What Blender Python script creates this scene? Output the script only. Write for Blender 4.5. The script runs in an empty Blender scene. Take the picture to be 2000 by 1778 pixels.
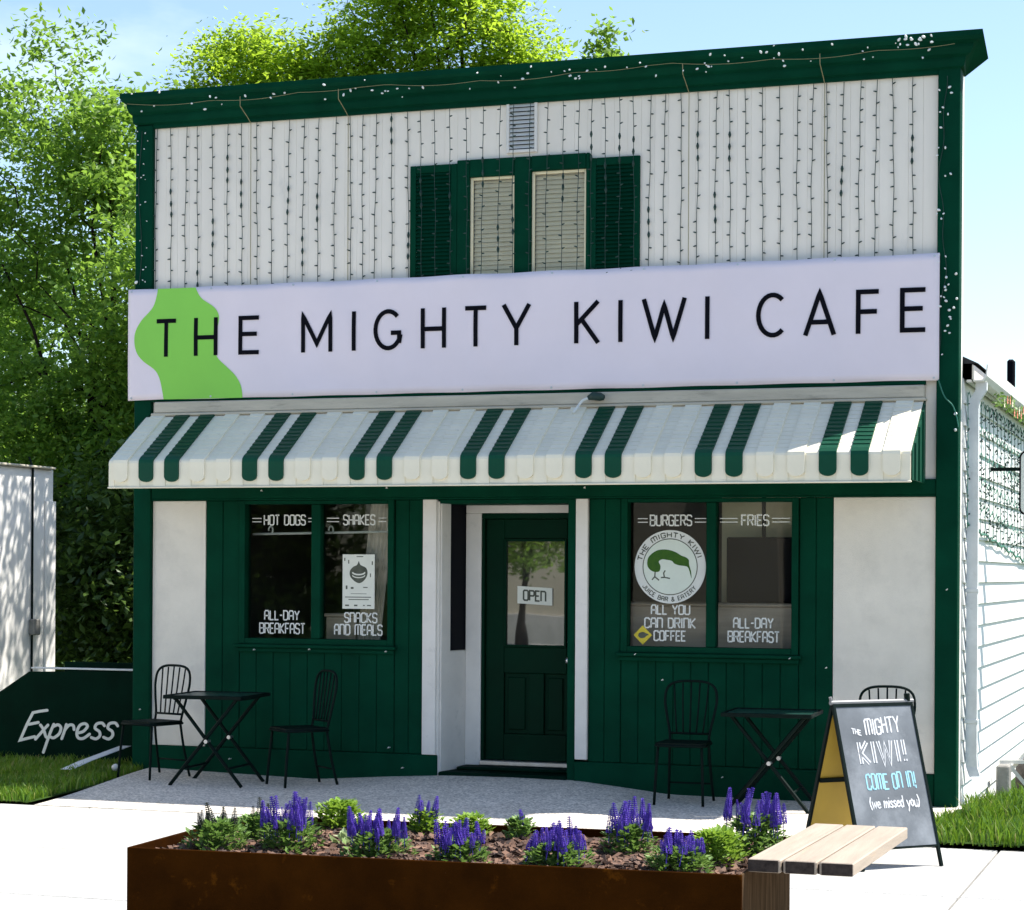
import bpy, math, random
import numpy as np
from mathutils import Vector, Matrix, noise as mnoise
R = math.radians
sc = bpy.context.scene
col = sc.collection
random.seed(7)

# ---------------------------------------------------------------- camera
cam_d = bpy.data.cameras.new('camera'); cam = bpy.data.objects.new('camera', cam_d); col.objects.link(cam)
cam_d.sensor_width = 36.0; cam_d.lens = 36 * 4150 / 2000
cam_d.shift_y = (1119 - 889) / 2000
cam_d.clip_start = 0.1; cam_d.clip_end = 2000
YAW = R(18.83)
cam.matrix_world = (Matrix.Translation((8.8444, -16.0759, 1.728)) @ Matrix.Rotation(YAW, 4, 'Z') @ Matrix.Rotation(R(90), 4, 'X') @ Matrix.Rotation(0.0061, 4, 'Z'))
sc.camera = cam

# ---------------------------------------------------------------- sky, sun, exposure
SUN = Vector((0.52, 0.312, 1.0)).normalized()
w = bpy.data.worlds.new('World'); sc.world = w; w.use_nodes = True
nt = w.node_tree; nt.nodes.clear()
sky = nt.nodes.new('ShaderNodeTexSky'); sky.sky_type = 'NISHITA'; sky.sun_disc = False
sky.sun_elevation = math.asin(SUN.z); sky.sun_rotation = math.atan2(SUN.x, SUN.y)
sky.air_density = 1.0; sky.dust_density = 0.6; sky.ozone_density = 1.6
tc = nt.nodes.new('ShaderNodeTexCoord')
mp = nt.nodes.new('ShaderNodeMapping'); mp.inputs['Scale'].default_value = (1.0, 1.0, 2.6); mp.inputs['Location'].default_value = (0.35, 0.2, 0.1)
cn = nt.nodes.new('ShaderNodeTexNoise'); cn.inputs['Scale'].default_value = 3.2; cn.inputs['Detail'].default_value = 7; cn.inputs['Roughness'].default_value = 0.55
cr = nt.nodes.new('ShaderNodeValToRGB'); cr.color_ramp.elements[0].position = 0.58; cr.color_ramp.elements[1].position = 0.90
cm = nt.nodes.new('ShaderNodeMixRGB'); cm.inputs['Color2'].default_value = (6.2, 6.6, 7.0, 1)
bg = nt.nodes.new('ShaderNodeBackground'); bg.inputs['Strength'].default_value = 0.12
wo = nt.nodes.new('ShaderNodeOutputWorld')
L = nt.links.new
L(tc.outputs['Generated'], mp.inputs['Vector']); L(mp.outputs[0], cn.inputs['Vector']); L(cn.outputs['Fac'], cr.inputs['Fac'])
L(cr.outputs['Color'], cm.inputs['Fac']); L(sky.outputs[0], cm.inputs['Color1']); L(cm.outputs[0], bg.inputs['Color']); L(bg.outputs[0], wo.inputs['Surface'])
sun_d = bpy.data.lights.new('sun', 'SUN'); sun_d.energy = 5.0; sun_d.angle = R(0.55); sun_d.color = (1.0, 0.955, 0.88)
sun = bpy.data.objects.new('sun', sun_d); col.objects.link(sun); sun.location = (10, 10, 20)
sun.rotation_euler = SUN.to_track_quat('Z', 'Y').to_euler()
vs = sc.view_settings
vs.view_transform = 'Standard'; vs.look = 'None'; vs.exposure = 1.0; vs.gamma = 1.0; vs.use_curve_mapping = False
sc.cycles.max_bounces = 8; sc.cycles.transparent_max_bounces = 12
sc.cycles.use_denoising = True
try: sc.cycles.denoiser = 'OPENIMAGEDENOISE'
except Exception: pass

# ---------------------------------------------------------------- materials
def principled(name):
    m = bpy.data.materials.new(name); m.use_nodes = True
    return m, m.node_tree, m.node_tree.nodes['Principled BSDF']

def paint(name, c, rough=0.5, spec=0.3, var=0.12, scale=6.0, bump=0.0, bscale=60.0, stretch=(1, 1, 1), metal=0.0, c2=None, detail=5, dirt=None, coords='Object', rv=0.12):
    """paint / stone / wood: base colour broken up by noise, plus fine bump and roughness variation."""
    m, t, b = principled(name)
    n = t.nodes.new; l = t.links.new
    tcn = n('ShaderNodeTexCoord'); mpn = n('ShaderNodeMapping'); mpn.inputs['Scale'].default_value = stretch
    l(tcn.outputs[coords], mpn.inputs['Vector'])
    nz = n('ShaderNodeTexNoise'); nz.inputs['Scale'].default_value = scale; nz.inputs['Detail'].default_value = detail; nz.inputs['Roughness'].default_value = 0.6
    l(mpn.outputs[0], nz.inputs['Vector'])
    rp = n('ShaderNodeValToRGB'); rp.color_ramp.elements[0].position = 0.3; rp.color_ramp.elements[1].position = 0.7
    ca = tuple(v * (1 - var) for v in c); cb = tuple(min(1, v * (1 + var)) for v in c) if c2 is None else c2
    rp.color_ramp.elements[0].color = (*ca, 1); rp.color_ramp.elements[1].color = (*cb, 1)
    l(nz.outputs['Fac'], rp.inputs['Fac'])
    out = rp.outputs['Color']
    if dirt:
        n2 = n('ShaderNodeTexNoise'); n2.inputs['Scale'].default_value = dirt[1]; n2.inputs['Detail'].default_value = 8; n2.inputs['Roughness'].default_value = 0.7
        l(mpn.outputs[0], n2.inputs['Vector'])
        r2 = n('ShaderNodeValToRGB'); r2.color_ramp.elements[0].position = dirt[2]; r2.color_ramp.elements[1].position = dirt[3]
        l(n2.outputs['Fac'], r2.inputs['Fac'])
        mx = n('ShaderNodeMixRGB'); mx.inputs['Color2'].default_value = (*dirt[0], 1)
        l(r2.outputs['Color'], mx.inputs['Fac']); l(out, mx.inputs['Color1']); out = mx.outputs[0]
    l(out, b.inputs['Base Color'])
    mr = n('ShaderNodeMapRange'); mr.inputs['To Min'].default_value = max(0.02, rough - rv); mr.inputs['To Max'].default_value = min(1, rough + rv)
    l(nz.outputs['Fac'], mr.inputs['Value']); l(mr.outputs[0], b.inputs['Roughness'])
    b.inputs['Specular IOR Level'].default_value = spec; b.inputs['Metallic'].default_value = metal
    if bump:
        nb = n('ShaderNodeTexNoise'); nb.inputs['Scale'].default_value = bscale; nb.inputs['Detail'].default_value = 4
        l(mpn.outputs[0], nb.inputs['Vector'])
        bp = n('ShaderNodeBump'); bp.inputs['Strength'].default_value = bump; bp.inputs['Distance'].default_value = 0.01
        l(nb.outputs['Fac'], bp.inputs['Height']); l(bp.outputs[0], b.inputs['Normal'])
    return m

def leafy(name, ca, cb, trans=0.4, tc_=(0.30, 0.42, 0.03), rough=0.5, dead=False):
    m, t, b = principled(name); n = t.nodes.new; l = t.links.new
    g = n('ShaderNodeNewGeometry'); rp = n('ShaderNodeValToRGB')
    rp.color_ramp.elements[0].color = (*ca, 1); rp.color_ramp.elements[1].color = (*cb, 1)
    l(g.outputs['Random Per Island'], rp.inputs['Fac']); l(rp.outputs[0], b.inputs['Base Color'])
    b.inputs['Roughness'].default_value = rough; b.inputs['Specular IOR Level'].default_value = 0.35
    tr = n('ShaderNodeBsdfTranslucent'); mc = n('ShaderNodeMixRGB'); mc.inputs['Fac'].default_value = 0.55; mc.inputs['Color2'].default_value = (*tc_, 1)
    l(rp.outputs[0], mc.inputs['Color1']); l(mc.outputs[0], tr.inputs['Color'])
    mx = n('ShaderNodeMixShader'); mx.inputs[0].default_value = trans
    l(b.outputs[0], mx.inputs[1]); l(tr.outputs[0], mx.inputs[2]); l(mx.outputs[0], t.nodes['Material Output'].inputs['Surface'])
    if dead:
        e = rp.color_ramp.elements.new(0.86); e.color = (*cb, 1); rp.color_ramp.elements[-1].color = (0.34, 0.29, 0.11, 1)
    return m

def chips(name, ca, cb, rough=0.8):
    m, t, b = principled(name); n = t.nodes.new; l = t.links.new
    g = n('ShaderNodeNewGeometry'); rp = n('ShaderNodeValToRGB')
    rp.color_ramp.elements[0].color = (*ca, 1); rp.color_ramp.elements[1].color = (*cb, 1)
    l(g.outputs['Random Per Island'], rp.inputs['Fac']); l(rp.outputs[0], b.inputs['Base Color']); b.inputs['Roughness'].default_value = rough
    return m

def glass(name, base=0.05, gain=1.6, tint=(0.86, 0.9, 0.88)):
    m = bpy.data.materials.new(name); m.use_nodes = True; t = m.node_tree; t.nodes.clear(); n = t.nodes.new; l = t.links.new
    o = n('ShaderNodeOutputMaterial'); tr = n('ShaderNodeBsdfTransparent'); tr.inputs['Color'].default_value = (*tint, 1)
    gl = n('ShaderNodeBsdfGlossy'); gl.inputs['Roughness'].default_value = 0.015
    nz = n('ShaderNodeTexNoise'); nz.inputs['Scale'].default_value = 1.3; nz.inputs['Detail'].default_value = 1
    bp = n('ShaderNodeBump'); bp.inputs['Strength'].default_value = 0.05; bp.inputs['Distance'].default_value = 0.02
    l(nz.outputs['Fac'], bp.inputs['Height']); l(bp.outputs[0], gl.inputs['Normal'])
    fr = n('ShaderNodeFresnel'); fr.inputs['IOR'].default_value = 1.5
    ma = n('ShaderNodeMath'); ma.operation = 'MULTIPLY_ADD'; ma.inputs[1].default_value = gain; ma.inputs[2].default_value = base; ma.use_clamp = True
    l(fr.outputs[0], ma.inputs[0]); mx = n('ShaderNodeMixShader'); l(ma.outputs[0], mx.inputs[0]); l(tr.outputs[0], mx.inputs[1]); l(gl.outputs[0], mx.inputs[2]); l(mx.outputs[0], o.inputs['Surface'])
    return m

def aggregate(name, c, var=0.5, scale=90, rough=0.85, big=0.12):
    m, t, b = principled(name); n = t.nodes.new; l = t.links.new
    tcn = n('ShaderNodeTexCoord')
    v = n('ShaderNodeTexVoronoi'); v.inputs['Scale'].default_value = scale; l(tcn.outputs['Object'], v.inputs['Vector'])
    nz = n('ShaderNodeTexNoise'); nz.inputs['Scale'].default_value = 1.6; nz.inputs['Detail'].default_value = 8; nz.inputs['Roughness'].default_value = 0.65; l(tcn.outputs['Object'], nz.inputs['Vector'])
    hs = n('ShaderNodeSeparateColor'); l(v.outputs['Color'], hs.inputs[0])
    mr = n('ShaderNodeMapRange'); mr.inputs['To Min'].default_value = 1 - var; mr.inputs['To Max'].default_value = 1 + var * 0.6; l(hs.outputs[0], mr.inputs['Value'])
    m2 = n('ShaderNodeMapRange'); m2.inputs['From Min'].default_value = 0.3; m2.inputs['From Max'].default_value = 0.7; m2.inputs['To Min'].default_value = 1 - big; m2.inputs['To Max'].default_value = 1 + big; l(nz.outputs['Fac'], m2.inputs['Value'])
    mu = n('ShaderNodeMath'); mu.operation = 'MULTIPLY'; l(mr.outputs[0], mu.inputs[0]); l(m2.outputs[0], mu.inputs[1])
    vm = n('ShaderNodeMixRGB'); vm.blend_type = 'MULTIPLY'; vm.inputs['Fac'].default_value = 1; vm.inputs['Color1'].default_value = (*c, 1); l(mu.outputs[0], vm.inputs['Color2'])
    l(vm.outputs[0], b.inputs['Base Color']); b.inputs['Roughness'].default_value = rough
    bp = n('ShaderNodeBump'); bp.inputs['Strength'].default_value = 0.4; bp.inputs['Distance'].default_value = 0.004; l(v.outputs['Distance'], bp.inputs['Height']); l(bp.outputs[0], b.inputs['Normal'])
    return m

M = dict(
    green=paint('green_paint', (0.0016, 0.041, 0.021), 0.6, 0.03, 0.2, 3.0, 0.12, 90, dirt=((0.004, 0.045, 0.028), 22, 0.66, 0.85)),
    green_dark=paint('dark_green_paint', (0.001, 0.014, 0.008), 0.65, 0.03, 0.25, 4.0, 0.1, 80, dirt=((0.01, 0.03, 0.022), 30, 0.7, 0.85)),
    door_green=paint('door_green', (0.001, 0.022, 0.010), 0.5, 0.06, 0.15, 4.0, 0.05, 60),
    white=paint('white_paint', (0.73, 0.70, 0.645), 0.55, 0.3, 0.06, 5, 0.08, 80, dirt=((0.5, 0.49, 0.45), 9, 0.6, 0.85)),
    siding_up=paint('white_siding', (0.86, 0.79, 0.69), 0.55, 0.12, 0.05, 3, 0.05, 70, stretch=(1, 1, 0.3), dirt=((0.52, 0.51, 0.48), 5, 0.6, 0.9)),
    lap=paint('lap_siding', (0.76, 0.75, 0.72), 0.55, 0.3, 0.05, 3, 0.05, 70, stretch=(1, 0.3, 1), dirt=((0.55, 0.54, 0.5), 7, 0.62, 0.9)),
    stucco=paint('stucco', (0.78, 0.73, 0.635), 0.85, 0.08, 0.06, 3.5, 0.35, 160, dirt=((0.62, 0.58, 0.50), 3, 0.5, 0.95)),
    ivory=paint('ivory_enamel', (0.80, 0.745, 0.585), 0.5, 0.2, 0.05, 5, 0.0, dirt=((0.45, 0.43, 0.38), 11, 0.62, 0.85)),
    awn_green=paint('green_enamel', (0.0015, 0.055, 0.028), 0.45, 0.18, 0.12, 5, 0.0, dirt=((0.006, 0.06, 0.035), 16, 0.62, 0.8)),
    beige=paint('weathered_board', (0.52, 0.47, 0.37), 0.8, 0.15, 0.15, 5, 0.2, 60, stretch=(0.3, 1, 2), dirt=((0.22, 0.2, 0.16), 9, 0.55, 0.8)),
    banner=paint('banner_vinyl', (0.79, 0.70, 0.745), 0.42, 0.3, 0.03, 1.5, 0.04, 8),
    lime=paint('lime_print', (0.25, 0.62, 0.085), 0.42, 0.3, 0.04, 2),
    black=paint('black_print', (0.004, 0.004, 0.007), 0.6, 0.06, 0.2, 9),
    iron=paint('black_iron', (0.002, 0.008, 0.0065), 0.55, 0.08, 0.3, 20, 0.05, 90),
    steel=paint('steel', (0.55, 0.56, 0.57), 0.32, 0.5, 0.12, 12, metal=0.9),
    galv=paint('galvanised', (0.62, 0.64, 0.64), 0.5, 0.4, 0.1, 9, 0.03, 50, dirt=((0.35, 0.35, 0.33), 12, 0.6, 0.85)),
    interior=paint('interior_wall', (0.20, 0.18, 0.16), 0.8, 0.1, 0.25, 2),
    floor_in=paint('interior_floor', (0.16, 0.11, 0.08), 0.5, 0.3, 0.2, 3),
    counter=paint('brown_counter', (0.46, 0.37, 0.29), 0.5, 0.3, 0.2, 3, stretch=(0.3, 1, 4)),
    screen=paint('dark_screen', (0.004, 0.005, 0.008), 0.5, 0.06, 0.2, 3),
    blind=paint('cream_blind', (0.86, 0.77, 0.53), 0.6, 0.2, 0.06, 6),
    vinyl_white=paint('white_vinyl', (0.70, 0.71, 0.66), 0.5, 0.3, 0.05, 8),
    paper=paint('paper', (0.74, 0.75, 0.66), 0.8, 0.1, 0.05, 9),
    ink=paint('grey_ink', (0.10, 0.11, 0.085), 0.7, 0.1, 0.3, 14),
    kiwi_green=paint('leaf_green_print', (0.10, 0.26, 0.02), 0.5, 0.2, 0.5, 24, c2=(0.03, 0.10, 0.012)),
    mint=paint('pale_green_print', (0.66, 0.72, 0.63), 0.5, 0.2, 0.05, 6),
    yellow=paint('yellow_print', (0.62, 0.50, 0.05), 0.5, 0.2, 0.06, 6),
    hinge=paint('grey_metal', (0.22, 0.22, 0.22), 0.5, 0.3, 0.15, 10),
    dropwire=paint('beige_wire', (0.30, 0.26, 0.14), 0.6, 0.2, 0.1, 9),
    wire=paint('green_wire', (0.02, 0.045, 0.036), 0.5, 0.3, 0.3, 20),
    bulb=paint('clear_bulb', (0.75, 0.78, 0.76), 0.2, 0.5, 0.05, 5),
    tealwire=paint('teal_wire', (0.03, 0.16, 0.11), 0.5, 0.3, 0.3, 20),
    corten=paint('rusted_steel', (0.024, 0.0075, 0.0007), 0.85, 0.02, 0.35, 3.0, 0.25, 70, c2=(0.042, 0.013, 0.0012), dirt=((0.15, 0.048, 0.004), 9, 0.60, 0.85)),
    soil=paint('soil', (0.05, 0.03, 0.02), 0.95, 0.05, 0.4, 20, 0.6, 60),
    mulch=chips('bark_chips', (0.022, 0.010, 0.006), (0.20, 0.105, 0.062)),
    wood=paint('pale_wood', (0.36, 0.295, 0.23), 0.6, 0.2, 0.12, 5, 0.2, 40, stretch=(7, 0.35, 7), dirt=((0.45, 0.28, 0.14), 4, 0.6, 0.85)),
    endgrain_shade=paint('end_grain_shade', (0.045, 0.035, 0.03), 0.85, 0.1, 0.4, 40, 0.3, 90),  # end grain colour, also stands for shade in the plank gaps
    slate=paint('chalk_slate', (0.15, 0.165, 0.18), 0.8, 0.1, 0.25, 3.5, 0.03, 60, dirt=((0.30, 0.32, 0.34), 3.2, 0.48, 0.8)),
    chalk=paint('white_chalk', (0.62, 0.63, 0.64), 0.9, 0.05, 0.12, 60),
    chalk_blue=paint('blue_chalk', (0.30, 0.55, 0.64), 0.9, 0.05, 0.12, 60),
    gold=paint('gold_panel', (0.58, 0.37, 0.045), 0.45, 0.35, 0.08, 4),
    concrete=aggregate('pavement_concrete', (0.42, 0.41, 0.385), 0.14, 120, big=0.16),
    pad=aggregate('exposed_aggregate', (0.62, 0.565, 0.49), 0.5, 70, big=0.12),
    asphalt=aggregate('asphalt', (0.055, 0.055, 0.057), 0.4, 120),
    joint=paint('joint_dirt', (0.10, 0.09, 0.08), 0.95, 0.05, 0.3, 12),
    kerb=paint('kerb_concrete', (0.42, 0.41, 0.39), 0.85, 0.1, 0.1, 5, 0.2, 80),
    turf=paint('turf', (0.03, 0.06, 0.012), 0.95, 0.05, 0.4, 6, 0.8, 40),
    grass=leafy('grass_blades', (0.045, 0.125, 0.008), (0.13, 0.25, 0.02), 0.35, (0.26, 0.42, 0.03), dead=True),
    left_wall=paint('white_wall_left', (0.80, 0.775, 0.73), 0.7, 0.2, 0.05, 3, 0.15, 60),
    leaf_a=leafy('leaves_mid', (0.045, 0.12, 0.012), (0.20, 0.34, 0.05), 0.58, (0.36, 0.56, 0.07)),
    leaf_b=leafy('leaves_yellow_green', (0.12, 0.23, 0.014), (0.31, 0.45, 0.035), 0.64, (0.52, 0.70, 0.05)),
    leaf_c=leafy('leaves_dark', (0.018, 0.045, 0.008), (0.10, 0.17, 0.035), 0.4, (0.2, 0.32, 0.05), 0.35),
    leaf_p=leafy('salvia_leaves', (0.05, 0.12, 0.02), (0.24, 0.38, 0.10), 0.3, (0.22, 0.36, 0.06)),
    leaf_y=leafy('bright_leaves', (0.12, 0.24, 0.02), (0.26, 0.40, 0.06), 0.35, (0.34, 0.5, 0.05)),
    leaf_w=leafy('pale_leaves', (0.25, 0.34, 0.16), (0.42, 0.5, 0.28), 0.3, (0.4, 0.5, 0.2)),
    bark=paint('bark', (0.022, 0.017, 0.013), 0.95, 0.05, 0.35, 8, 0.7, 30, stretch=(3, 3, 0.6)),
    purple=paint('purple_florets', (0.085, 0.035, 0.40), 0.7, 0.1, 0.45, 90, c2=(0.17, 0.10, 0.56)),
    budgreen=paint('dark_buds', (0.03, 0.035, 0.03), 0.8, 0.1, 0.4, 60, c2=(0.07, 0.08, 0.06)),
    flower_o=paint('orange_petals', (0.75, 0.20, 0.10), 0.7, 0.1, 0.2, 30, c2=(0.85, 0.4, 0.3)),
    flower_w=paint('cream_petals', (0.8, 0.74, 0.55), 0.7, 0.1, 0.1, 30),
    tan=paint('tan_wall', (0.46, 0.42, 0.33), 0.85, 0.1, 0.08, 0.8, 0.2, 20),
    brickred=paint('brick_wall', (0.17, 0.11, 0.085), 0.9, 0.1, 0.2, 2, 0.3, 20),
    roofing=paint('dark_roofing', (0.03, 0.03, 0.032), 0.9, 0.1, 0.3, 12, 0.5, 40),
    rock=paint('dark_stone', (0.10, 0.09, 0.08), 0.9, 0.1, 0.35, 9, 0.8, 20),
    grey_block=paint('concrete_block', (0.24, 0.23, 0.21), 0.9, 0.1, 0.15, 12, 0.5, 50),
    glass=glass('window_glass', 0.012, 0.8), glass_door=glass('door_glass', 0.26, 1.2), glass_up=glass('upper_glass', 0.0, 0.8, (1, 1, 1)),
    tableglass=paint('table_top_metal', (0.01, 0.045, 0.035), 0.30, 0.35, 0.15, 8),
)

# ---------------------------------------------------------------- mesh helpers
ORG = Vector((0, 0, 0))            # base of the thing being built; meshes are stored relative to it

def link(name, me, parent):
    o = bpy.data.objects.new(name, me); col.objects.link(o)
    if parent is not None: o.parent = parent
    return o

def mk(name, verts, faces, mat, parent=None, smooth=False):
    me = bpy.data.meshes.new(name)
    v = np.asarray(verts, dtype=float) - np.array(ORG)
    me.from_pydata(v.tolist(), [], [list(f) for f in faces])
    me.materials.append(M[mat] if isinstance(mat, str) else mat)
    if smooth:
        me.polygons.foreach_set('use_smooth', [True] * len(me.polygons))
    me.update()
    return link(name, me, parent)

def thing(name, label, cat, loc=(0, 0, 0), group=None):
    global ORG
    o = bpy.data.objects.new(name, None); col.objects.link(o); o.location = loc; o.empty_display_size = 0.1
    o['label'] = label; o['category'] = cat
    if group: o['group'] = group
    ORG = Vector(loc)
    return o

def top(o, label, cat, group=None, kind=None):
    if label: o['label'] = label
    if cat: o['category'] = cat
    if group: o['group'] = group
    if kind: o['kind'] = kind
    return o

def at0():
    global ORG
    ORG = Vector((0, 0, 0))

class MB:
    def __init__(s): s.v = []; s.f = []
    def add(s, v, f):
        k = len(s.v); s.v += [tuple(p) for p in v]; s.f += [tuple(i + k for i in q) for q in f]; return s
    def box(s, x0, x1, y0, y1, z0, z1, b=0.003):
        s.add(*cbox(x0, x1, y0, y1, z0, z1, b)); return s
    def tube(s, path, r, n=7, closed=False, cap=True):
        s.add(*tube(path, r, n, closed, cap)); return s
    def build(s, name, mat, parent=None, smooth=False): return mk(name, s.v, s.f, mat, parent, smooth)

def cbox(x0, x1, y0, y1, z0, z1, b=0.003):
    """box with chamfered edges"""
    b = min(b, (x1 - x0) * .45, (y1 - y0) * .45, (z1 - z0) * .45)
    if b <= 0:
        v = [(x, y, z) for x in (x0, x1) for y in (y0, y1) for z in (z0, z1)]
        return v, [(0, 1, 3, 2), (4, 6, 7, 5), (0, 4, 5, 1), (2, 3, 7, 6), (0, 2, 6, 4), (1, 5, 7, 3)]
    v = []; idx = {}
    X, Y, Z = (x0, x1), (y0, y1), (z0, z1)
    for i in (0, 1):
        for j in (0, 1):
            for k in (0, 1):
                sx, sy, sz = (b, -b)[i], (b, -b)[j], (b, -b)[k]
                for a, p in enumerate(((X[i], Y[j] + sy, Z[k] + sz), (X[i] + sx, Y[j], Z[k] + sz), (X[i] + sx, Y[j] + sy, Z[k]))):
                    idx[i, j, k, a] = len(v); v.append(p)
    f = []
    q = lambda *c: f.append(tuple(idx[x] for x in c))
    q((0,0,0,0),(0,0,1,0),(0,1,1,0),(0,1,0,0)); q((1,0,0,0),(1,1,0,0),(1,1,1,0),(1,0,1,0))
    q((0,0,0,1),(1,0,0,1),(1,0,1,1),(0,0,1,1)); q((0,1,0,1),(0,1,1,1),(1,1,1,1),(1,1,0,1))
    q((0,0,0,2),(0,1,0,2),(1,1,0,2),(1,0,0,2)); q((0,0,1,2),(1,0,1,2),(1,1,1,2),(0,1,1,2))
    for k in (0, 1):
        q((0,0,k,0),(0,0,k,1),(0,0,1-k,1),(0,0,1-k,0)) if k == 0 else q((1,1,0,0),(1,1,0,1),(1,1,1,1),(1,1,1,0))
    q((1,0,0,1),(1,0,0,0),(1,0,1,0),(1,0,1,1)); q((0,1,0,1),(0,1,0,0),(0,1,1,0),(0,1,1,1))
    for j in (0, 1):
        for k in (0, 1): q((0,j,k,1),(1,j,k,1),(1,j,k,2),(0,j,k,2))
    for i in (0, 1):
        for k in (0, 1): q((i,0,k,0),(i,1,k,0),(i,1,k,2),(i,0,k,2))
    for i in (0, 1):
        for j in (0, 1):
            for k in (0, 1): q((i,j,k,0),(i,j,k,1),(i,j,k,2))
    return v, f

def box(name, x0, x1, y0, y1, z0, z1, mat, parent=None, b=0.003):
    v, f = cbox(x0, x1, y0, y1, z0, z1, b); return mk(name, v, f, mat, parent)

def tube(path, r, n=7, closed=False, cap=True):
    P = [Vector(p) for p in path]; m = len(P)
    rr = r if hasattr(r, '__len__') else [r] * m
    v = []; f = []; prev = None
    for i, p in enumerate(P):
        a = P[(i - 1) % m] if (closed or i > 0) else p; c = P[(i + 1) % m] if (closed or i < m - 1) else p
        d = (c - a).normalized() if (c - a).length > 1e-9 else Vector((0, 0, 1))
        if prev is None:
            up = Vector((0, 0, 1)) if abs(d.z) < .9 else Vector((1, 0, 0)); s = d.cross(up).normalized()
        else:
            s = (prev - d * prev.dot(d)).normalized()
        prev = s; t = d.cross(s)
        for k in range(n):
            an = 2 * math.pi * (k + .5) / n; v.append(p + (s * math.cos(an) + t * math.sin(an)) * rr[i])
    for i in range(m if closed else m - 1):
        j = (i + 1) % m
        for k in range(n): f.append((i * n + k, i * n + (k + 1) % n, j * n + (k + 1) % n, j * n + k))
    if cap and not closed:
        f.append(tuple(range(n - 1, -1, -1))); f.append(tuple((m - 1) * n + k for k in range(n)))
    return v, f

def prism(pts, mapf, d0, d1):
    """extrude a 2-D outline; mapf(a, b, depth) -> 3-D"""
    n = len(pts)
    v = [mapf(a, b, d0) for a, b in pts] + [mapf(a, b, d1) for a, b in pts]
    f = [tuple(range(n)), tuple(range(2 * n - 1, n - 1, -1))] + [(i, i + n, (i + 1) % n + n, (i + 1) % n) for i in range(n)]
    return v, f

def smooth_path(pts, k=4, closed=False):
    out = []; n = len(pts)
    for i in range(n if closed else n - 1):
        g = (lambda j: pts[j % n]) if closed else (lambda j: pts[min(max(j, 0), n - 1)])
        p0, p1, p2, p3 = g(i - 1), g(i), g(i + 1), g(i + 2)
        for s in range(k):
            t = s / k
            out.append(tuple(.5 * ((2 * b) + (-a + c) * t + (2 * a - 5 * b + 4 * c - d) * t * t + (-a + 3 * b - 3 * c + d) * t ** 3) for a, b, c, d in zip(p0, p1, p2, p3)))
    if not closed: out.append(tuple(pts[-1]))
    return out

def ribbon(mb, pts, wd, mapf, rnd=False, d=0.0):
    """flat stroke of width wd along 2-D pts, mitred; mapf(a, b, depth)"""
    P = [Vector(p) for p in pts]; n = len(P)
    if n < 2: return
    closed = (P[0] - P[-1]).length < 1e-6 and n > 3
    if closed: P = P[:-1]; n -= 1
    lft = []; rgt = []
    for i in range(n):
        a = P[i - 1] if (i > 0 or closed) else None; c = P[(i + 1) % n] if (i < n - 1 or closed) else None
        d1 = (P[i] - a).normalized() if a is not None else None; d2 = (c - P[i]).normalized() if c is not None else None
        if d1 is None: d1 = d2
        if d2 is None: d2 = d1
        n1 = Vector((-d1.y, d1.x)); n2 = Vector((-d2.y, d2.x)); mt = n1 + n2
        mt = n1 if mt.length < .2 else mt.normalized()
        k = 1 / max(.45, mt.dot(n1))
        lft.append(P[i] + mt * wd / 2 * k); rgt.append(P[i] - mt * wd / 2 * k)
    v = [mapf(p.x, p.y, d) for p in lft] + [mapf(p.x, p.y, d) for p in rgt]
    f = [(i, (i + 1) % n, (i + 1) % n + n, i + n) for i in range(n if closed else n - 1)]
    mb.add(v, f)
    if rnd and not closed:
        for p in (P[0], P[-1]):
            mb.add([mapf(p.x + wd / 2 * math.cos(t * math.pi / 4), p.y + wd / 2 * math.sin(t * math.pi / 4), d + 0.0002) for t in range(8)], [tuple(range(8))])

def arc(cx, cy, rx, ry, a0, a1, n=10):
    return [(cx + rx * math.cos(R(a0 + (a1 - a0) * i / n)), cy + ry * math.sin(R(a0 + (a1 - a0) * i / n))) for i in range(n + 1)]

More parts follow.
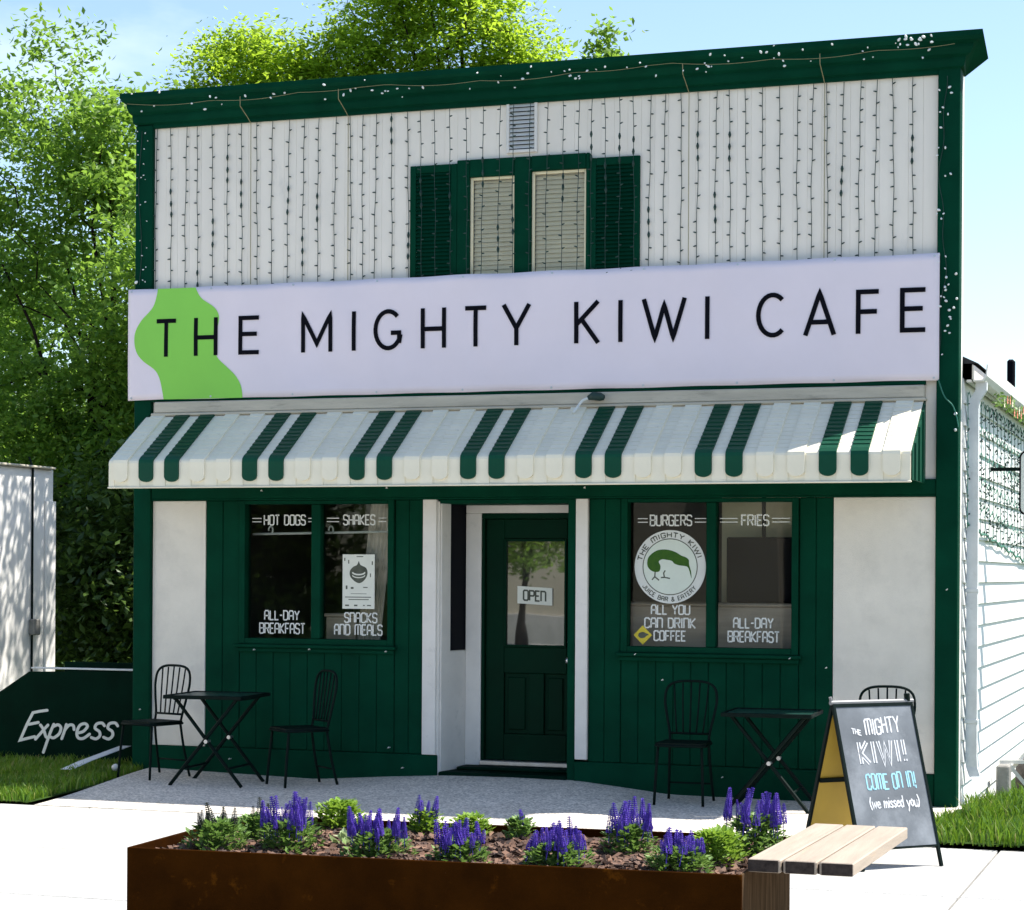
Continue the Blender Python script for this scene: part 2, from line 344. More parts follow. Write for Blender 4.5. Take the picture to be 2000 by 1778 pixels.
# condensed unicase stroke letters, unit height, width W
FONT = {
 'A': (.5, [[(0, 0), (0, .8), (.1, 1), (.4, 1), (.5, .8), (.5, 0)], [(0, .45), (.5, .45)]]),
 'B': (.5, [[(0, 0), (0, 1), (.4, 1), (.5, .9), (.5, .62), (.4, .52), (0, .52)], [(.4, .52), (.5, .42), (.5, .1), (.4, 0), (0, 0)]]),
 'C': (.48, [[(.48, .8), (.48, .9), (.38, 1), (.1, 1), (0, .9), (0, .1), (.1, 0), (.38, 0), (.48, .1), (.48, .2)]]),
 'D': (.5, [[(0, 0), (0, 1), (.35, 1), (.5, .85), (.5, .15), (.35, 0), (0, 0.0001)]]),
 'E': (.44, [[(.44, 1), (0, 1), (0, 0), (.44, 0)], [(0, .5), (.36, .5)]]),
 'F': (.44, [[(.44, 1), (0, 1), (0, 0)], [(0, .5), (.36, .5)]]),
 'G': (.5, [[(.5, .8), (.5, .9), (.4, 1), (.1, 1), (0, .9), (0, .1), (.1, 0), (.4, 0), (.5, .1), (.5, .48), (.28, .48)]]),
 'H': (.5, [[(0, 0), (0, 1)], [(.5, 0), (.5, 1)], [(0, .5), (.5, .5)]]),
 'I': (.1, [[(.05, 0), (.05, 1)]]),
 'J': (.45, [[(.45, 1), (.45, .1), (.35, 0), (.1, 0), (0, .1), (0, .25)]]),
 'K': (.5, [[(0, 0), (0, 1)], [(.5, 1), (.04, .5), (.5, 0)]]),
 'L': (.42, [[(0, 1), (0, 0), (.42, 0)]]),
 'M': (.7, [[(0, 0), (0, .9), (.1, 1), (.6, 1), (.7, .9), (.7, 0)], [(.35, 0), (.35, 1)]]),
 'N': (.5, [[(0, 0), (0, 1), (.4, 1), (.5, .88), (.5, 0)]]),
 'O': (.5, [[(.1, 0), (0, .1), (0, .9), (.1, 1), (.4, 1), (.5, .9), (.5, .1), (.4, 0), (.1, 0)]]),
 'P': (.5, [[(0, 0), (0, 1), (.4, 1), (.5, .9), (.5, .58), (.4, .48), (0, .48)]]),
 'R': (.5, [[(0, 0), (0, 1), (.4, 1), (.5, .9), (.5, .6), (.4, .5), (0, .5)], [(.28, .5), (.5, 0)]]),
 'S': (.48, [[(.48, .8), (.48, .9), (.38, 1), (.1, 1), (0, .9), (0, .62), (.1, .52), (.38, .48), (.48, .38), (.48, .1), (.38, 0), (.1, 0), (0, .1), (0, .2)]]),
 'T': (.5, [[(0, 1), (.5, 1)], [(.25, 1), (.25, 0)]]),
 'U': (.5, [[(0, 1), (0, .1), (.1, 0), (.4, 0), (.5, .1), (.5, 1)]]),
 'W': (.8, [[(0, 1), (.2, 0), (.4, .8), (.6, 0), (.8, 1)]]),
 'Y': (.54, [[(0, 1), (.27, .5), (.54, 1)], [(.27, .5), (.27, 0)]]),
 '-': (.3, [[(0, .5), (.3, .5)]]),
 '&': (.55, [[(.55, 0), (.1, .72), (.14, .95), (.3, 1), (.4, .85), (.35, .65), (.05, .35), (0, .15), (.15, 0), (.35, .05), (.55, .4)]]),
 '!': (.12, [[(.06, 1), (.06, .3)], [(.06, .1), (.06, 0)]]),
 ' ': (.3, []),
 'w': (.6, [[(0, .6), (.12, .05), (.3, .5), (.45, .05), (.6, .6)]]),
 'e': (.42, [[(0, .32), (.4, .36), (.36, .55), (.2, .6), (.03, .45), (.02, .15), (.2, 0), (.42, .12)]]),
 'm': (.6, [[(0, 0), (.02, .6)], [(.02, .4), (.18, .6), (.28, .45), (.28, 0)], [(.28, .4), (.45, .6), (.56, .45), (.58, 0)]]),
 'i': (.1, [[(.05, .55), (.05, 0)], [(.05, .8), (.06, .86)]]),
 's': (.34, [[(.34, .52), (.18, .6), (.04, .5), (.1, .35), (.28, .25), (.3, .08), (.15, 0), (0, .08)]]),
 'd': (.42, [[(.4, .5), (.2, .6), (.02, .4), (.04, .1), (.2, 0), (.4, .15)], [(.4, 1), (.4, 0)]]),
 'y': (.42, [[(0, .6), (.2, .1)], [(.42, .6), (.1, -.35)]]),
 'o': (.42, [[(.2, .6), (.03, .45), (.03, .12), (.2, 0), (.38, .12), (.38, .45), (.2, .6)]]),
 'u': (.42, [[(0, .6), (.04, .1), (.18, 0), (.36, .12), (.4, .6)], [(.4, .6), (.42, 0)]]),
 '(': (.2, [[(.18, 1), (.02, .6), (.02, .3), (.18, -.1)]]),
 ')': (.2, [[(.02, 1), (.18, .6), (.18, .3), (.02, -.1)]]),
}
def text_width(s, gap=.16): return sum(FONT[c][0] + gap for c in s) - gap
def text(mb, s, x0, x1, z0, h, mapf, wd, gap=.16, rnd=False, jit=0.0, d=0.0, rot=0.0):
    k = (x1 - x0) / text_width(s, gap); x = 0
    rg = random.Random(hash(s) % 1000 if False else len(s) * 7)
    for c in s:
        W_, st = FONT[c]; dz = rg.uniform(-jit, jit)
        for p in st:
            q = [(x0 + (x + a) * k, z0 + (b + dz + rg.uniform(-jit, jit) * .4) * h + (x + a) * k * rot) for a, b in p]
            ribbon(mb, q, wd, mapf, rnd, d)
        x += W_ + gap

# ---------------------------------------------------------------- ground
at0()
def slab_grid(name, xs, ys, zf, mat, skirt=None):
    v = [(x, y, zf(x, y)) for y in ys for x in xs]; nx = len(xs)
    f = [(j * nx + i, j * nx + i + 1, (j + 1) * nx + i + 1, (j + 1) * nx + i) for j in range(len(ys) - 1) for i in range(nx - 1)]
    return mk(name, v, f, mat, smooth=True)

g = slab_grid('ground', np.linspace(-400, 400, 3), np.linspace(-400, 400, 3), lambda x, y: -0.16, 'turf'); top(g, 'rough turf ground running out to the horizon', None, kind='structure')
WALLZ = [(-2, .03), (-.3, .055), (.0, .06), (.88, .036), (1.585, .018), (2.2, .06), (2.74, .09), (3.3, .095), (3.89, .086), (4.3, .045), (4.64, .008), (5.45, .0), (9, .0)]
def padz(x, y):
    zx = float(np.interp(x, [p[0] for p in WALLZ], [p[1] for p in WALLZ])); t = min(1, max(0, -y / 2.2)); t = t * t * (3 - 2 * t)
    return zx * (1 - t) + 0.0 * t
pad = slab_grid('entrance_pad', np.linspace(.02, 6.95, 60), [-2.42, -2.2, -1.9, -1.6, -1.3, -1, -.7, -.4, -.2, 0, .1], lambda x, y: padz(x, y) + .001, 'pad')
# left border of the pad runs slightly outwards towards the pavement
for vv in pad.data.vertices:
    t = max(0, -vv.co.y / 2.4); k = (vv.co.x - .02) / 6.93
    vv.co.x += (1 - k) * (0.12 + .34 * t)
top(pad, 'grey exposed aggregate pad in front of the shop front', None, kind='structure')
# pavement: one root, slabs are its pieces
pv = mk('pavement', *cbox(-60, 60, -9.6, -2.42, -.15, -.035, 0), 'joint'); top(pv, 'sunlit pale concrete pavement in front of the shop', None, kind='structure')
js = [7.44 + 1.62 * k for k in range(-9, 6)]; jy = [-9.6, -7.9, -6.2, -4.5, -2.425]
for a, b_ in zip(js[:-1], js[1:]):
    for c, d in zip(jy[:-1], jy[1:]):
        box('pavement_slab', a + .007, b_ - .007, c + .007, d - .007, -.10, random.uniform(-.001, .0015), 'concrete', pv, .006)
for x0, x1, nm in ((-60, js[0], 0), (js[-1], 60, 1)):
    box('pavement_slab', x0, x1 - .004, -9.6, -2.43, -.10, 0, 'concrete', pv, .005)
kb = mk('kerb', *cbox(-60, 60, -9.78, -9.6, -.3, .0, .015), 'kerb'); top(kb, 'straight concrete kerb along the road', None, kind='structure')
rd = mk('road', *cbox(-200, 200, -26, -9.78, -.4, -.13, 0), 'asphalt'); top(rd, 'dark asphalt road in front of the pavement', None, kind='structure')
fp = mk('far_pavement', *cbox(-200, 200, -31, -26, -.4, 0, 0.01), 'concrete'); top(fp, 'concrete pavement on the far side of the road', None, kind='structure')

# lawns: a low mound and blades
def lawn(name, x0, x1, y0, y1, zf):
    o = slab_grid(name, np.linspace(x0, x1, 30), np.linspace(y0, y1, 30), zf, 'turf'); return o
rng = np.random.default_rng(11)
def blades(name, n, x0, x1, y0, y1, zf, hmin, hmax, keep=None, wd=.006):
    X = rng.uniform(x0, x1, n); Y = rng.uniform(y0, y1, n)
    if keep is not None:
        k = keep(X, Y); X, Y = X[k], Y[k]
    n = len(X); Z = np.array([zf(a, b) for a, b in zip(X, Y)])
    h = rng.uniform(hmin, hmax, n) * (0.75 + .5 * np.array([mnoise.noise((a * 3, b * 3, 0)) for a, b in zip(X, Y)])); an = rng.uniform(0, 6.283, n); ln = rng.uniform(.1, .75, n) * h
    w2 = wd * rng.uniform(.6, 1.3, n); lx, ly = np.cos(an) * ln, np.sin(an) * ln; sa = rng.uniform(0, 6.283, n); sx, sy = np.cos(sa) * w2, np.sin(sa) * w2
    V = np.empty((n, 5, 3))
    V[:, 0] = np.stack([X - sx, Y - sy, Z - .01], 1); V[:, 1] = np.stack([X + sx, Y + sy, Z - .01], 1)
    V[:, 2] = np.stack([X + sx * .8 + lx * .35, Y + sy * .8 + ly * .35, Z + h * .6], 1); V[:, 3] = np.stack([X - sx * .8 + lx * .35, Y - sy * .8 + ly * .35, Z + h * .6], 1)
    V[:, 4] = np.stack([X + lx, Y + ly, Z + h], 1)
    return fast_mesh(name, V.reshape(-1, 3), np.concatenate([np.stack([np.arange(n) * 5 + i for i in q], 1) for q in ((0, 1, 2), (0, 2, 3), (3, 2, 4))]), 'grass')

def fast_mesh(name, V, F, mat, parent=None, smooth=False):
    me = bpy.data.meshes.new(name); V = np.asarray(V, dtype=np.float32) - np.array(ORG, dtype=np.float32); F = np.asarray(F, dtype=np.int32); k = F.shape[1]
    me.vertices.add(len(V)); me.vertices.foreach_set('co', V.ravel())
    me.loops.add(F.size); me.loops.foreach_set('vertex_index', F.ravel())
    me.polygons.add(len(F)); me.polygons.foreach_set('loop_start', np.arange(0, F.size, k, dtype=np.int32))
    me.polygons.foreach_set('loop_total', np.full(len(F), k, dtype=np.int32))
    if smooth: me.polygons.foreach_set('use_smooth', np.ones(len(F), dtype=bool))
    me.materials.append(M[mat] if isinstance(mat, str) else mat); me.update(calc_edges=True); me.validate()
    return link(name, me, parent)

zr = lambda x, y: .03 + .10 * max(0, min(1, (x - 6.95) * 1.6)) * max(0, min(1, (y + 2.45) * .9)) * max(0, min(1, (.6 - y))) - .20 * max(0, min(1, (y + .3) / 1.4))
gl = lawn('lawn', 6.93, 16, -2.42, 12, zr); top(gl, 'turf bed beside the white side wall', None, kind='structure')
gr = blades('grass', 26000, 6.94, 9.0, -2.44, 4.5, zr, .06, .17, lambda X, Y: (X < 8.2) & ((Y < .5) | (rng.random(len(X)) < .25)) & ((X > 6.97 + .10 * np.sin(Y * 5)) | (Y < -1.6)) & ((X > 7.0) | (Y < -1.15) ) , .006)
top(gr, 'bright tufty grass beside the right corner of the shop', 'grass', kind='stuff')
zl = lambda x, y: .035 + .03 * max(0, min(1, -(y + .2) * .5)) + .02 * math.sin(x * 3) * math.sin(y * 2)
lx_edge = lambda Y: .12 + .34 * np.maximum(0, -Y / 2.4)
gl2 = slab_grid('lawn', np.linspace(-30, .46, 60), np.linspace(-2.42, 30, 40), lambda x, y: -.02 if (x > .2 and y > -.05) else .02, 'turf')
for vv in gl2.data.vertices:
    y = vv.co.y
    e = float(lx_edge(min(y, 0))) if y < 0 else -.03
    if vv.co.x > e: vv.co.x = e
top(gl2, 'turf strip beside the left corner of the shop', None, kind='structure')
gr2 = blades('grass', 30000, -3.2, .5, -2.42, 1.2, lambda x, y: .02, .05, .13, lambda X, Y: (X < lx_edge(np.minimum(Y, 0)) - .03 - .15 * (Y > 0)) , .006)
top(gr2, 'short grass strip below the green Express board', 'grass', kind='stuff')

# ---------------------------------------------------------------- the cafe building
H0 = 0.0
cafe = thing('cafe_building', 'white two-storey cafe with dark green trim and a tall false front', 'building', (3.43, 0, 0))
def bx(name, x0, x1, y0, y1, z0, z1, mat, par=None, b=.003): return box(name, x0, x1, y0, y1, z0, z1, mat, par or cafe, b)

# posts, base, header
bx('corner_post', -.02, .140, -.045, .27, -.02, 5.50, 'green', b=.006)
bx('corner_post', 6.715, 6.88, -.045, .10, -.05, 5.52, 'green', b=.006)
bx('corner_return', 6.70, 6.868, .102, .29, -.05, 5.52, 'white', b=.004)
bx('base_board', .1415, 2.735, -.022, .12, -.05, .250, 'green', b=.006)
bx('base_board', 3.895, 6.7135, -.022, .12, -.08, .238, 'green', b=.006)
hd = bx('header_beam', .1415, 6.7135, -.035, .14, 2.334, 2.448, 'green', b=.006)
bx('header_trim', .1415, 6.7135, -.030, .02, 2.318, 2.333, 'green', b=.003)
# stucco panels
bx('stucco_panel', .1425, .6415, -.004, .10, .252, 2.3165, 'stucco', b=.004)
bx('stucco_panel', 5.944, 6.7125, -.004, .10, .240, 2.3165, 'stucco', b=.004)
# green boarding: one plank each
def planks(x0, x1, z0, z1, n, y=-.002):
    w_ = (x1 - x0) / n
    for i in range(n):
        bx('plank', x0 + i * w_ + .0012, x0 + (i + 1) * w_ - .0012, y + random.uniform(-.002, .002), .10, z0, z1, 'green', b=.006)
planks(.644, .958, .252, 2.3165, 2); planks(.960, 2.352, .252, 1.098, 9); planks(2.354, 2.604, .252, 2.3165, 2)
planks(4.004, 4.268, .240, 2.3165, 2); planks(4.270, 5.680, .240, 1.084, 10); planks(5.682, 5.941, .240, 2.3165, 2)
# white door trims
bx('door_trim', 2.607, 2.724, -.030, .03, .252, 2.3165, 'white', b=.004)
bx('door_trim', 3.902, 4.001, -.030, .03, .256, 2.3165, 'white', b=.004)
bx('trim_backing', 2.606, 2.737, .032, .12, .252, 2.3165, 'green'); bx('trim_backing', 3.893, 4.002, .032, .12, .252, 2.3165, 'green')

# shop windows
def mapy(y): return lambda a, b, d: (a, y - d, b)
def shop_window(x0, x1, z0, z1, panes):
    wn = MB()
    wn.box(x0, x0 + .052, -.024, .09, z0, z1).box(x1 - .052, x1, -.024, .09, z0, z1).box(x0 + .0535, x1 - .0535, -.024, .09, z1 - .03, z1).box(x0 + .0535, x1 - .0535, -.024, .09, z0, z0 + .048)
    wo_ = wn.build('window_frame', 'green', cafe)
    mx0, mx1 = panes[0][1], panes[1][0]
    bx('mullion', mx0 + .003, mx1 - .003, -.012, .085, z0 + .05, z1 - .032, 'green', wo_, b=.006)
    bx('sill', x0 - .03, x1 + .03, -.06, .085, z0 - .030, z0 - .0015, 'green', wo_, b=.006)
    bx('apron', x0 - .01, x1 + .01, -.034, -.004, z0 - .066, z0 - .0315, 'green', wo_, b=.005)
    out = []
    for a, b_ in panes:
        out.append(mk('pane', [(a - .01, .045, z0 + .035), (b_ + .01, .045, z0 + .035), (b_ + .01, .045, z1 - .02), (a - .01, .045, z1 - .02)], [(0, 1, 2, 3)], 'glass', wo_))
    return wo_, out
wl, pl = shop_window(.962, 2.350, 1.124, 2.3155, [(1.033, 1.610), (1.699, 2.271)])
wr, pr = shop_window(4.272, 5.678, 1.110, 2.3155, [(4.364, 4.951), (5.034, 5.614)])
MG = mapy(.042)
def vinyl(rows, bars=None, par=None):
    for s, x0, x1, z0, z1 in rows:
        for wd_, xa, xb in split_words(s, x0, x1, .17):
            mb = MB(); text(mb, wd_, xa, xb, z0, z1 - z0, MG, .011, .17); mb.build('window_lettering', 'vinyl_white', par)
    for (a, b_, z) in bars or []:
        for dz in (-.014, .014): mk('window_bar', [(a, .042, z + dz - .0035), (b_, .042, z + dz - .0035), (b_, .042, z + dz + .0035), (a, .042, z + dz + .0035)], [(0, 1, 2, 3)], 'vinyl_white', par)
def split_words(s, x0, x1, gap):
    k = (x1 - x0) / text_width(s, gap); out = []; x = x0
    for wd_ in s.split(' '):
        w_ = text_width(wd_, gap) * k; out.append((wd_, x, x + w_)); x += w_ + (FONT[' '][0] + 2 * gap) * k
    return out
vinyl([('HOT DOGS', 1.161, 1.534, 2.115, 2.195), ('ALL-DAY', 1.170, 1.484, 1.325, 1.400), ('BREAKFAST', 1.125, 1.535, 1.212, 1.295)], [(1.05, 1.135, 2.155), (1.56, 1.60, 2.155)], wl)
vinyl([('SHAKES', 1.880, 2.157, 2.115, 2.195), ('SNACKS', 1.895, 2.180, 1.312, 1.390), ('AND MEALS', 1.805, 2.226, 1.210, 1.293)], [(1.73, 1.84, 2.155), (2.19, 2.26, 2.155)], wl)
vinyl([('BURGERS', 4.492, 4.823, 2.105, 2.185), ('ALL YOU', 4.505, 4.812, 1.412, 1.482), ('CAN DRINK', 4.452, 4.858, 1.305, 1.380), ('COFFEE', 4.528, 4.780, 1.205, 1.280)], [(4.39, 4.47, 2.145), (4.85, 4.94, 2.145)], wr)
vinyl([('FRIES', 5.222, 5.433, 2.105, 2.185), ('ALL-DAY', 5.163, 5.472, 1.313, 1.388), ('BREAKFAST', 5.120, 5.520, 1.205, 1.285)], [(5.05, 5.19, 2.145), (5.46, 5.60, 2.145)], wr)

for hx, hz in ((1.18, 2.395), (2.30, 2.41), (1.12, 1.075), (1.62, 1.085), (2.30, 1.08), (4.40, 1.095), (5.62, 1.085), (5.90, 1.02), (3.98, 2.40), (.90, .16), (2.45, .14), (2.33, .30), (4.62, .90), (5.1, .16), (6.80, 1.62), (.06, .55)):
    MB().tube([(hx, -.02, hz), (hx, -.070, hz), (hx + .012, -.075, hz + .008)], .0038, 6).build('hook', 'vinyl_white', cafe)
# entrance recess
rec = mk('recess_wall', [(2.742, .0, -.02), (2.742, .0, 2.30), (2.822, .47, 2.30), (2.822, .47, -.02), (2.70, .47, -.02), (2.70, .47, 2.30), (2.70, .0, -.02), (2.70, .0, 2.30)],
         [(0, 3, 2, 1), (3, 4, 5, 2), (0, 1, 7, 6), (6, 7, 5, 4), (1, 2, 5, 7), (0, 6, 4, 3)], 'white', cafe)
def jamb(s, z): return (2.742 + .080 * s / .47, s, z)     # along the splayed wall
def jamb_panel(name, s0, s1, z0, z1, out, mat, par):
    n_ = Vector((.47, -.08, 0)).normalized()
    a = [Vector(jamb(s, z)) for s, z in ((s0, z0), (s1, z0), (s1, z1), (s0, z1))]
    v = [p + n_ * .0015 for p in a] + [p + n_ * out for p in a]
    return mk(name, v, [(4, 5, 6, 7), (0, 1, 5, 4), (1, 2, 6, 5), (2, 3, 7, 6), (3, 0, 4, 7)], mat, par)
sl = jamb_panel('sidelight', .17, .455, 1.09, 2.285, .006, 'screen', cafe)
jamb_panel('jamb_casing', .015, .155, -.0, 2.285, .014, 'white', cafe); jamb_panel('jamb_casing', .16, .46, .10, 1.082, .010, 'white', cafe)
bx('recess_jamb', 3.83, 3.892, .0, .50, -.02, 2.315, 'green'); bx('recess_ceiling', 2.742, 3.83, .0, .50, 2.284, 2.316, 'green')
bx('step', 2.75, 3.829, -.03, .40, -.02, .118, 'green_dark', b=.01); bx('step_tread', 2.83, 3.828, .18, .44, .1195, .145, 'green_dark', b=.008)
bx('threshold', 2.965, 3.79, .36, .47, .1465, .186, 'steel', b=.006)
bx('door_frame', 2.823, 2.958, .400, .50, .10, 2.2165, 'white', b=.004); bx('door_frame', 2.823, 3.79, .400, .50, 2.218, 2.2835, 'white', b=.004); bx('door_frame', 3.762, 3.829, .41, .50, .10, 2.2165, 'door_green', b=.004)
bx('door_stop', 2.9595, 3.7605, .405, .50, 2.172, 2.2165, 'door_green'); bx('door_stop', 2.9595, 2.985, .405, .50, .188, 2.171, 'door_green')
door = MB()
door.box(2.987, 3.145, .445, .49, .19, 2.168, .004).box(3.686, 3.760, .445, .49, .19, 2.168, .004).box(3.1465, 3.6845, .445, .49, 2.008, 2.168, .004)
door.box(3.1465, 3.6845, .445, .49, .905, 1.118, .004).box(3.1465, 3.6845, .445, .49, .19, .405, .004).box(3.362, 3.492, .445, .49, .4065, .9035, .004)
door = door.build('door', 'door_green', cafe)
for a, b_ in ((3.148, 3.360), (3.494, 3.683)):
    bx('door_panel', a, b_, .468, .484, .408, .902, 'door_green', door, b=.002); bx('door_panel_field', a + .03, b_ - .03, .452, .4675, .44, .87, 'door_green', door, b=.012)
gf = MB(); gf.box(3.1475, 3.166, .430, .47, 1.119, 2.007).box(3.665, 3.6835, .430, .47, 1.119, 2.007).box(3.1675, 3.6635, .430, .47, 1.985, 2.007).box(3.1675, 3.6635, .430, .47, 1.119, 1.138)
gf.build('glazing_bead', 'door_green', door)
mk('pane', [(3.16, .452, 1.13), (3.67, .452, 1.13), (3.67, .452, 1.99), (3.16, .452, 1.99)], [(0, 1, 2, 3)], 'glass_door', door)
kn = MB(); kn.tube([(3.722, .446, 1.018), (3.722, .43, 1.018), (3.722, .425, 1.018)], [.028, .028, .02], 14).tube([(3.722, .426, 1.018), (3.722, .40, 1.018)], .011, 10).tube([(3.722, .40, 1.018), (3.722, .388, 1.018), (3.722, .372, 1.018), (3.722, .362, 1.018)], [.018, .028, .028, .014], 14)
kn.build('door_knob', 'steel', door, True)
MB().tube([(3.722, .446, 1.168), (3.722, .428, 1.168), (3.722, .42, 1.168)], [.027, .027, .018], 14).build('deadbolt', 'steel', door, True)

# interior shell
inn = MB()
inn.add([(.2, .125, .05), (6.68, .125, .05), (6.68, 4.2, .05), (.2, 4.2, .05)], [(0, 1, 2, 3)]); inn.build('interior_floor', 'floor_in', cafe)
inn = MB(); inn.box(.16, 6.7, 4.2, 4.3, 0, 3.0).box(.15, .2, .13, 4.2, 0, 3.0).box(6.66, 6.7, .30, 4.2, 0, 3.0).box(.2, 6.66, .13, 4.2, 2.60, 2.66); inn.build('interior_wall', 'interior', cafe)
inn = MB(); inn.box(2.60, 2.70, .125, .75, 0, 2.6).box(3.9, 4.0, .125, .75, 0, 2.6).box(2.7, 3.9, .75, .80, 0, 2.6); inn.build('vestibule_wall', 'interior', cafe)

bx('interior_partition', 4.93, 6.3, .62, .66, .05, 2.59, 'blind', b=0)
# upper wall: vertical siding boards round the upper window
UW = (2.905, 3.985, 3.95, 4.975)
bx('upper_backing', .145, UW[0], .035, .25, 2.45, 5.50, 'white', b=0); bx('upper_backing', UW[1], 6.699, .035, .25, 2.45, 5.50, 'white', b=0)
bx('upper_backing', UW[0], UW[1], .035, .25, 2.45, UW[2], 'white', b=0); bx('upper_backing', UW[0], UW[1], .035, .25, UW[3], 5.50, 'white', b=0)
bw = .1095; x = .1415; i = 0
while x < 6.70:
    a, b_ = x + .0004, min(x + bw, 6.7135) - .0004
    if b_ - a > .02:
        spans = [(2.4495, 5.508)]
        if b_ > UW[0] and a < UW[1]: spans = [(2.4495, UW[2]), (UW[3], 5.508)]
        for z0, z1 in spans: bx('siding_board', a, b_, -.004 + random.uniform(-.0005, .0005), .0345, z0, z1, 'siding_up', b=.0013)
    x += bw; i += 1
# upper window, blinds, shutters
uf = MB()
for a in ((2.885, 2.990, 4.0, 5.045), (3.372, 3.512, 4.0, 5.045), (3.970, 4.000, 4.0, 5.045)): uf.box(a[0], a[1], -.035, .03, a[2], a[3], .006)
uf.box(2.9915, 3.3705, -.035, .03, 4.905, 5.045, .006).box(3.5135, 3.9685, -.035, .03, 4.925, 5.045, .006)
uf = uf.build('upper_window_frame', 'green', cafe)
for a, b_, zt in ((2.990, 3.372, 4.905), (3.512, 3.970, 4.925)):
    mk('pane', [(a - .005, .012, 4.0), (b_ + .005, .012, 4.0), (b_ + .005, .012, zt + .005), (a - .005, .012, zt + .005)], [(0, 1, 2, 3)], 'glass_up', uf)
    sash = MB(); sash.box(a, a + .022, -.002, .024, 4.0, zt).box(b_ - .022, b_, -.002, .024, 4.0, zt).box(a + .0225, b_ - .0225, -.002, .024, zt - .022, zt); sash.build('sash', 'blind', uf)
    z = 4.02
    while z < zt - .02:
        v = [(a + .02, .035, z), (b_ - .02, .035, z), (b_ - .02, .050, z + .034), (a + .02, .050, z + .034)]
        v += [(p[0], p[1] + .001, p[2] + .0035) for p in v]
        mk('blind_slat', v, [(0, 1, 2, 3), (7, 6, 5, 4), (0, 4, 5, 1), (3, 2, 6, 7), (0, 3, 7, 4), (1, 5, 6, 2)], 'blind', uf); z += .0365
bx('window_box', 2.92, 3.98, .13, .15, 3.96, 4.97, 'interior', uf, b=0)
for a, b_, zt in ((2.480, 2.8835, 5.020), (4.0015, 4.408, 5.000)):
    sm = MB(); sm.box(a, a + .05, -.032, -.0055, 4.0, zt).box(b_ - .05, b_, -.032, -.0055, 4.0, zt).box(a + .0515, b_ - .0515, -.032, -.0055, zt - .06, zt).box(a + .0515, b_ - .0515, -.010, -.0055, 4.0, zt - .061)
    sm = sm.build('shutter', 'green', cafe); z = 4.01; first = None
    while z < zt - .075:
        if first is None:
            v = [(a + .05, -.030, z), (b_ - .05, -.030, z), (b_ - .05, -.012, z + .028), (a + .05, -.012, z + .028)]; v += [(p[0], p[1] + .003, p[2] + .004) for p in v]
            first = mk('louvre', v, [(0, 1, 2, 3), (7, 6, 5, 4), (0, 4, 5, 1), (3, 2, 6, 7)], 'green', sm); base_z = z
        else:
            c = first.copy(); col.objects.link(c); c.location.z += z - base_z
        z += .031
# gable vent
vt = MB(); vt.box(3.30, 3.325, -.03, -.0055, 5.08, 5.50).box(3.535, 3.56, -.03, -.0055, 5.08, 5.50).box(3.3265, 3.5335, -.03, -.0055, 5.08, 5.105).box(3.3265, 3.5335, -.03, -.0055, 5.475, 5.50); vt = vt.build('vent', 'white', cafe)
bx('vent_back', 3.326, 3.534, -.009, -.0055, 5.106, 5.474, 'black', vt, b=0)
for k in range(11):
    z = 5.112 + k * .033; v = [(3.326, -.030, z), (3.534, -.030, z), (3.534, -.012, z + .026), (3.326, -.012, z + .026)]; v += [(p[0], p[1] + .002, p[2] + .004) for p in v]
    mk('vent_slat', v, [(0, 1, 2, 3), (7, 6, 5, 4), (0, 4, 5, 1), (3, 2, 6, 7)], 'white', vt)

# cornice: moulded profile swept along the front with a return on the ends
PROF = [(-.046, 5.50), (-.075, 5.51), (-.085, 5.555), (-.085, 5.575), (-.125, 5.59), (-.150, 5.635), (-.150, 5.655), (-.205, 5.672), (-.225, 5.695), (-.225, 5.735), (.25, 5.625), (.25, 5.50)]
fr = bx('frieze', -.02, 6.88, -.052, .24, 5.512, 5.58, 'green'); fr2 = bx('frieze_board', .1415, 6.7135, -.040, -.006, 5.47, 5.511, 'green')
v = []; f = []
for xs, sg in ((0, -1), (1, 1)):
    for y, z in PROF:
        ov = max(0, -y - .045) if y < 0 else (.17 if z > 5.6 else 0)
        v.append(((-.02 - ov * .3) if xs == 0 else (6.88 + ov), y, z + .004))
n_ = len(PROF); f = [tuple(range(n_ - 1, -1, -1)), tuple(range(n_, 2 * n_))] + [(i, (i + 1) % n_, (i + 1) % n_ + n_, i + n_) for i in range(n_)]
cor = mk('cornice', v, f, 'green', cafe)
# ledge under the banner
bx('ledge_board', .19, 6.632, -.085, -.0055, 3.055, 3.150, 'beige', b=.008); bx('ledge_lip', .17, 6.645, -.105, -.0055, 3.030, 3.0535, 'beige', b=.006)
bx('banner_batten', .15, 6.635, -.060, -.0055, 3.1515, 3.30, 'green', b=.005)

# side wall: lap siding, one board each; gutter, downspout, roof
bx('side_wall_backing', 6.60, 6.858, .30, 9.0, -.5, 3.18, 'white', b=0)
pitch = .1705; z = -.3710; base = None
while z < 3.15:
    if base is None:
        zz = z; v = [(6.8585, .292, z), (6.892, .292, z), (6.8705, .292, z + pitch + .018), (6.8585, .292, z + pitch + .018)]; v += [(p[0], 9.0, p[2]) for p in v]
        base = mk('lap_board', v, [(0, 1, 2, 3), (7, 6, 5, 4), (0, 4, 5, 1), (1, 5, 6, 2), (2, 6, 7, 3), (3, 7, 4, 0)], 'lap', cafe); bz = z
    else:
        c = base.copy(); col.objects.link(c); c.location.z += z - bz
    z += pitch
sf = bx('soffit', 6.895, 6.935, .30, 9.2, 3.195, 3.215, 'white'); bx('fascia', 6.936, 6.945, .30, 9.2, 3.216, 3.33, 'white')
gt = MB(); gp = [(x_ - .165, z_) for x_, z_ in [(7.112, 3.32), (7.112, 3.20), (7.19, 3.20), (7.215, 3.24), (7.222, 3.325), (7.212, 3.325), (7.205, 3.25), (7.18, 3.212), (7.122, 3.212), (7.122, 3.32)]]
